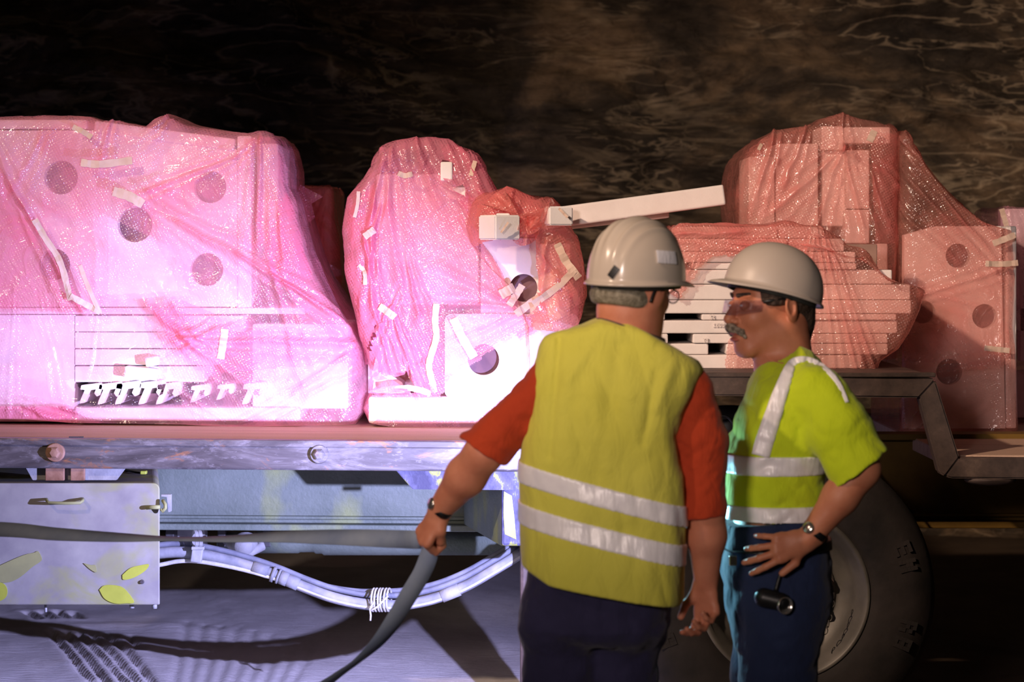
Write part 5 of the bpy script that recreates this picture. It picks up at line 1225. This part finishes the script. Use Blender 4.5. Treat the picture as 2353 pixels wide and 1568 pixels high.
# ------------------------------------------------------------------ person 2: lime shirt, profile to the left, hand on hip
Y2 = 6.54
p2 = empty('person', (XP(1780, Y2), Y2, 0), 'person in lime reflective shirt, moustached, facing left with a hand on the hip', 'person')
q2 = lambda px, py, dy=0.: np.array([XP(px, Y2), Y2+dy, ZP(py, Y2)])
HR2 = frame((-.93, -.36, -.02), (-.03, 0, 1)); HC2 = q2(1772, 706, .02); HS2 = 1.13
f = Field(axis([(XP(1620, Y2), XP(1850, Y2), .0028), (XP(1850, Y2), XP(2030, Y2), .006)]), axis([(Y2-.30, Y2-.02, .0036), (Y2-.02, Y2+.30, .005)]), axis([(0, .86, .012), (.86, 1.12, .003), (1.12, 1.42, .007), (1.42, 1.80, .0028)]))
T2 = head(f, HC2, HR2, HS2, q2(1800, 850, .02), .066)
f.limb(q2(1800, 760, .02), q2(1806, 860, .02), .066, .078, .03)
f.all(column(prof([(830, 1765, 1870, -.10, .12), (900, 1735, 1890, -.16, .18), (1100, 1690, 1870, -.14, .16), (1250, 1685, 1880, -.14, .15), (1400, 1690, 1880, -.15, .15)], Y2), cap=True), .03)
S2, E2, V2 = q2(1862, 890, -.16), q2(1952, 1062, -.22), q2(1836, 1216, -.215)
f.chain([S2, E2], [.048, .046], .02); f.chain([E2, E2*.6+V2*.4, V2], [.050, .046, .030], .02)
S3, E3, V3 = q2(1845, 900, .18), q2(1800, 1090, .24), q2(1760, 1260, .2)
f.chain([S3, E3, V3], [.055, .045, .03], .03)
hand(f, V2, (-.92, -.10, -.28), (.05, -1, .10), -1, 1.02, ((16, 20, 10), (18, 24, 12), (22, 26, 14), (26, 30, 16)), ((.050, .050, -.012), (.066, .090, -.020)), (12, 2, -9, -22))
hand(f, V3, (-.3, 0, -.95), (0, 1, 0), -1, 1.0, ((30, 40, 20),)*4)
for hy in (-.085, .085):
    f.chain([q2(1790, 1400, hy), q2(1778, 1680, hy), q2(1785, 2010, hy)], [.08, .05, .035], .03); f.limb(q2(1790, 2020, hy), q2(1680, 2028, hy), .032, .028, .03)
f.obj('body', M['skin2'], p2, 'tanned skin of face, arm and hand')
# eyes, lips, eyebrows
for q in (-1, 1):
    f = Field(*[axis([(v-.02, v+.02, .0012)]) for v in T2(q*.031, .085, .006)]); f.ell(T2(q*.031, .0860, .006), (.011*HS2, .0105*HS2, .0045*HS2), HR2, 0); f.obj('eye', M['eye'], p2)
    f = Field(*[axis([(v-.04, v+.04, .0025)]) for v in T2(q*.034, .09, .032)])
    f.limb(T2(q*.014, .094, .030), T2(q*.050, .080, .034), .0065, .0045, 0, Vector(T2(0, 1, 0)-T2(0, 0, 0)), .7); f.obj('eyebrow', M['hair2'], p2)
f = Field(*[axis([(v-.05, v+.05, .002)]) for v in T2(0, .098, -.06)])
f.ell(T2(0, .0965, -.075), (.021, .0105, .0072), HR2, 0); f.ell(T2(0, .0985, -.060), (.023, .0095, .0055), HR2, .002); f.ell(T2(0, .108, -.067), (.020, .014, .0030), HR2, .002, 's'); f.obj('lips', M['lip'], p2)
f = Field(*[axis([(v-.06, v+.06, .0022)]) for v in T2(0, .10, -.052)])
for q in (-1, 1): f.limb(T2(q*.002, .109, -.046), T2(q*.028, .092, -.058), .0125, .0085, .006)
for q in (-1, 1): f.limb(T2(q*.028, .092, -.058), T2(q*.034, .085, -.070), .0085, .004, .006)
g_ = f.grid((slice(None),)*3); f.D += (.002*fbm(g_[0]*220, g_[1]*220, g_[2]*90, 2, 3)).astype(np.float32); f.obj('moustache', M['must'], p2, 'thick grey moustache')
# hair
f = Field(axis([(XP(1660, Y2), XP(1880, Y2), .0032)]), axis([(Y2-.14, Y2+.18, .0032)]), axis([(1.42, 1.76, .0032)]))
f.ell(T2(0, -.016, .032), (.077*HS2+.006, .098*HS2+.007, .088*HS2+.006), HR2, 0); f.ell(T2(0, -.070, -.028), (.062, .046, .060), HR2, .02)
for q in (-1, 1): f.ell(T2(q*.074, .020, .020), (.012, .020, .040), HR2, .012)
f.limb(T2(0, -.075, -.05), T2(0, -.088, -.10), .036, .020, .02)
g_ = f.grid((slice(None),)*3); f.D += (.0025*fbm(g_[0]*80, g_[1]*80, g_[2]*40, 2, 43)).astype(np.float32)
Rm2 = np.array(HR2); L2 = lambda X, Y, Z, i: (X-HC2[0])*Rm2[0][i]+(Y-HC2[1])*Rm2[1][i]+(Z-HC2[2])*Rm2[2][i]
f.all(lambda X, Y, Z: L2(X, Y, Z, 1)-.062-.5*np.maximum(L2(X, Y, Z, 2)-.05, 0), .004, 'i')
f.all(lambda X, Y, Z: np.minimum(L2(X, Y, Z, 1)+.028, .046-L2(X, Y, Z, 2)), .006, 'i') if False else None
f.fun(lambda X, Y, Z: np.maximum(-(L2(X, Y, Z, 1)+.024), L2(X, Y, Z, 2)-(.004)), (-9, 0, 0), (9, 9, 9), .006, 's')
f.obj('hair', M['hair2'], p2, 'dark hair behind the ear')
HRh2 = frame((-.93, -.34, .27), (.0, 0, 1)); hc2 = np.array(T2(0, -.008, .036))
hat2 = hard_hat(p2, hc2, HRh2, 1.03, 'hat2', False, 'hard_hat', 'plain greyish white hard hat tilted back', .008, .042, .130)
# glasses: clear wrap lenses with dark temple
bm = bmesh.new(); rows = []
for j in range(5):
    z = .020-.036*j/4; rows.append([bm.verts.new(Vector(T2(.072*math.sin(t_), .052+.060*math.cos(t_)+.002*j, z*(1-.25*abs(math.sin(t_))**3)+.004*(1-math.cos(t_))))) for t_ in [math.radians(a) for a in range(-88, 89, 8)]])
for A_, B_ in zip(rows, rows[1:]):
    for k in range(len(A_)-1): bm.faces.new((A_[k], A_[k+1], B_[k+1], B_[k]))
bmesh.ops.solidify(bm, geom=list(bm.faces), thickness=.0015)
gl2 = from_bm('safety_glasses', bm, M['lens'], p2, True, 'clear wraparound safety glasses')
for q in (-1, 1):
    bm = bmesh.new(); add_tube(bm, [Vector(T2(*v)) for v in ((q*.073, .056, .014), (q*.079, .030, .018), (q*.083, .0, .020), (q*.085, -.020, .016))], [.0048, .0042, .0036, .003], 8); from_bm('temple_arm', bm, M['black'], gl2, True)
# trousers
f = Field(axis([(XP(1630, Y2), XP(1940, Y2), .006)]), axis([(Y2-.25, Y2+.25, .006)]), axis([(.0, .3, .012), (.3, 1.08, .006)]))
f.all(column(prof([(1230, 1660, 1900, -.17, .16), (1290, 1658, 1910, -.178, .17), (1400, 1668, 1912, -.18, .17), (1480, 1690, 1880, -.16, .15)], Y2), 2.5)); f.plane((0, 0, ZP(1470, Y2)), (0, 0, -1), .03)
for hy, dx in ((-.09, 0), (.085, 8)):
    f.chain([q2(1785+dx, 1400, hy), q2(1775, 1560, hy), q2(1768, 1690, hy), q2(1785, 2012, hy)], [.118, .098, .085, .068], .035)
g_ = f.grid((slice(None),)*3); f.D += (.005*fbm(g_[0]*9, g_[1]*9, g_[2]*5, 3, 55)+.004*ridge(g_[0]*14+g_[2]*9, g_[1]*10, g_[2]*16-g_[0]*8, 2, 58)).astype(np.float32)
f.plane((0, 0, ZP(1262, Y2)), (-.12, 0, 1)); f.plane((0, 0, .06), (0, 0, -1)); tro2 = f.obj('trousers', M['jeans'], p2, 'blue work trousers')
for hy in (-.085, .085):
    f = Field(axis([(XP(1640, Y2), XP(1850, Y2), .005)]), axis([(Y2+hy-.08, Y2+hy+.08, .005)]), axis([(-.01, .22, .005)]))
    f.limb(q2(1790, 1980, hy), q2(1790, 2040, hy), .055, .052, .02); f.limb((XP(1800, Y2), Y2+hy, .05), (XP(1690, Y2), Y2+hy, .04), .046, .043, .03); f.plane((0, 0, .003), (0, 0, -1)); f.obj('boot', M['black'], p2)
# belt
f = Field(axis([(XP(1640, Y2), XP(1920, Y2), .004)]), axis([(Y2-.21, Y2+.21, .005)]), axis([(.92, 1.08, .003)]))
f.all(column(prof([(1200, 1651, 1906, -.186, .18), (1320, 1651, 1912, -.192, .18)], Y2), 2.5))
f.all(lambda X, Y, Z: np.abs(Z-ZP(1268, Y2)-.10*(X-XP(1700, Y2)))-.019, .003, 'i'); belt = f.obj('belt', M['black'], p2, 'black tool belt')
box('belt_buckle', XP(1664, Y2), XP(1682, Y2), Y2-.150, Y2-.135, ZP(1285, Y2), ZP(1262, Y2), M['chrome'], belt, .003)
# pouch with polished lamp clipped to the trousers
f = Field(*[axis([(v-.07, v+.07, .003)]) for v in q2(1770, 1358, -.205)])
f.limb(q2(1738, 1350, -.20), q2(1775, 1358, -.21), .026, .024, .01); f.limb(q2(1765, 1335, -.19), q2(1775, 1300, -.185), .006, .005, .005); po = f.obj('clip_lamp', M['black'], p2, 'small black lamp with polished reflector clipped to the hip')
bm = bmesh.new(); add_lathe(bm, [(0, .010), (.010, .007), (.018, 0), (.021, -.008), (.023, -.008), (.020, .006), (.010, .013), (0, .014)], (0, 0, 0), 'Y', 28)
for v in bm.verts: v.co = Vector(q2(1780, 1364, -.228))+Matrix.Rotation(.5, 3, 'Z') @ v.co
from_bm('reflector', bm, M['chrome'], po, True)
# shirt
f = Field(axis([(XP(1640, Y2), XP(2020, Y2), .0045)]), axis([(Y2-.36, Y2+.34, .0055)]), axis([(1.0, 1.52, .0045)]))
tcol = column(prof([(780, 1750, 1880, -.11, .13), (830, 1735, 1888, -.15, .17), (880, 1722, 1905, -.185, .20), (950, 1697, 1915, -.19, .20), (1000, 1680, 1912, -.185, .19), (1040, 1667, 1905, -.18, .18), (1100, 1663, 1895, -.175, .175), (1200, 1663, 1898, -.178, .175), (1250, 1658, 1905, -.184, .18), (1300, 1665, 1905, -.18, .17)], Y2), 2.5)
f.all(tcol)
tx2, tz2 = zip(*[(XP(x, Y2), ZP(y, Y2)) for x, y in ((1700, 900), (1735, 842), (1760, 820), (1800, 800), (1835, 786), (1860, 798), (1890, 825), (1920, 880))])
f.all(lambda X, Y, Z: (Z-np.interp(X, tx2, tz2)+.45*np.maximum(np.abs(Y-Y2-.01)-.055, 0))*.85, .03, 'i')
g_ = f.grid((slice(None),)*3)
fl2 = (.005*fbm(g_[0]*8, g_[1]*7, g_[2]*6, 3, 65)+.005*ridge(g_[0]*9+g_[2]*9, g_[1]*6, g_[2]*10-g_[0]*9, 2, 68)).astype(np.float32)
tD = (f.D+fl2).copy()
f.push(); f.limb(S2+np.array([0, .01, -.005]), (S2+E2)/2+np.array([.004, 0, 0]), .076, .084, .03); f.limb((S2+E2)/2, E2+(E2-S2)*.35, .082, .096, .02, (0, 1, 0), .85)
c_ = q2(1932, 1074); f.all(lambda X, Y, Z: (X-c_[0])*.57-(Z-c_[2])*.82, 0, 'i'); f.pop(.03)
f.push(); f.limb(S3, E3, .07, .075, .03); f.all(lambda X, Y, Z: E3[2]-Z, 0, 'i'); f.pop(.03)
f.D += fl2
f.fun(lambda X, Y, Z: -(Z-ZP(1256, Y2)-.03*np.sin(X*18)*0-.10*(X-XP(1700, Y2))), (-9, 0, 0), (9, 9, 1.2), .004, 'i')
f.limb(q2(1790, 770, .02), q2(1796, 822, .01), .062, .074, .004, mode='s')
shirt2 = f.obj('shirt', M['lime'], p2, 'lime short sleeved shirt with reflective bands')
for (y0_, y1_, hw) in ((1061, 1061, 22), (1173, 1176, 22)):
    sl = f.region((XP(1645, Y2), Y2-.4, ZP(y1_+50, Y2)), (XP(1925, Y2), Y2+.4, ZP(y0_-50, Y2)))
    g = Field(f.ax[0][sl[0]], f.ax[1][sl[1]], f.ax[2][sl[2]]); g.D = tD[sl]-.004
    g.all(lambda X, Y, Z: np.abs(Z-ZP((y0_+y1_)/2, Y2))-hw*Y2/F, 0, 'i'); g.obj('reflective_band', M['refl'], shirt2, 'white reflective band round the chest' if y0_ < 1100 else 'white reflective band round the waist', 1)
# shoulder band: from the chest over the near shoulder to the back
path = [(1732, 1036, 0), (1742, 1000, 0), (1758, 950, 0), (1778, 890, 0), (1798, 846, 0), (1815, 826, 0), (1840, 822, 0), (1868, 832, 0), (1893, 858, 0), (1908, 884, 0), (1918, 912, 0)]
wd_ = [40, 40, 38, 32, 24, 16, 13, 13, 12, 10, 8]
gx_, gz_ = f.ax[0], f.ax[2]
solid = np.minimum(tD, f.D) < 0
def ysurf2(x, z):
    i, k = int(np.clip(np.searchsorted(gx_, x), 0, len(gx_)-1)), int(np.clip(np.searchsorted(gz_, z), 0, len(gz_)-1)); c = np.nonzero(solid[i, :, k])[0]
    return float(f.ax[1][c[0]]) if len(c) else None
pp = catmull([(a, b, w_) for (a, b, _), w_ in zip(path, wd_)], 6); bm = bmesh.new(); G = []
lasty = Y2-.16
for i, (a, b, w_) in enumerate(pp):
    n0, n1 = pp[max(0, i-1)], pp[min(len(pp)-1, i+1)]; t_ = np.array([n1[0]-n0[0], n1[1]-n0[1]]); t_ /= np.linalg.norm(t_); nn = np.array([-t_[1], t_[0]]); row = []
    for k in (-1, -.5, 0, .5, 1):
        x, z = XP(a+nn[0]*w_/2*k, Y2), ZP(b+nn[1]*w_/2*k, Y2); y = ysurf2(x, z); y = lasty if y is None else y; row.append([x, y, z])
    ys_ = [r[1] for r in row]; m_ = float(np.median(ys_)); lasty = .6*lasty+.4*m_
    mn_ = min(min(ys_), lasty); row = [[r[0], .25*r[1]+.75*mn_-.007, r[2]] for r in row]; G.append([bm.verts.new(r) for r in row])
for A_, B_ in zip(G, G[1:]):
    for k in range(4): bm.faces.new((A_[k], A_[k+1], B_[k+1], B_[k]))
ret = bmesh.ops.extrude_face_region(bm, geom=list(bm.faces))
for v in [q for q in ret['geom'] if isinstance(q, bmesh.types.BMVert)]: v.co.y += .004
from_bm('reflective_band', bm, M['refl'], shirt2, True, 'white reflective band over the shoulder')
watch(p2, V2*.90+E2*.10, V2-E2, (-.55, -.75, .35), .033)

# ------------------------------------------------------------------ lashing strap
def ribbon(name, knots, mat, label, cat, group=None):
    """knots: (px, py, Y, turn in degrees): 0 shows the flat side, 90 the edge"""
    K = catmull([(*W(k[0], k[1], k[2]), k[3]) for k in knots], 14); hw = .024
    bm = bmesh.new(); G = []
    for i, k in enumerate(K):
        p = Vector(k[:3]); t_ = (Vector(K[min(i+1, len(K)-1)][:3])-Vector(K[max(i-1, 0)][:3])).normalized()
        u = t_.cross(Vector((0, 1, 0))).normalized(); v = u.cross(t_).normalized(); a = math.radians(k[3])
        d = u*math.cos(a)+v*math.sin(a); n = t_.cross(d).normalized()*.0011
        G.append([bm.verts.new(p+d*hw*s_+n*q) for s_, q in ((-1, -1), (0, -1), (1, -1), (1, 1), (0, 1), (-1, 1))])
    for A_, B_ in zip(G, G[1:]):
        for k in range(6): bm.faces.new((A_[k], A_[(k+1) % 6], B_[(k+1) % 6], B_[k]))
    bm.faces.new(G[0]); bm.faces.new(G[-1][::-1])
    o = from_bm(name, bm, M[mat], None, True); tag(o, label, cat, group); return o
gy = Y1+.205
ribbon('lashing_strap', [(-260, 1212, 7.3, 20), (0, 1217, 7.0, 38), (130, 1228, 6.9, 50), (280, 1236, 6.8, 68), (400, 1239, 6.75, 84), (520, 1239, 6.7, 76), (640, 1234, 6.65, 60), (780, 1235, 6.55, 38), (900, 1239, 6.45, 15), (950, 1241, gy, 5), (975, 1243, gy, -8), (988, 1262, gy-.01, -18), (972, 1312, gy-.02, 10), (938, 1370, gy-.02, 12), (905, 1425, gy, 25), (868, 1475, gy+.02, 45), (820, 1520, gy+.03, 66), (770, 1556, gy+.03, 62), (700, 1610, gy+.04, 45), (600, 1720, gy+.05, 30)],
       'strap', 'blue grey lashing strap pulled across the tool box into the gripping hand', 'strap')
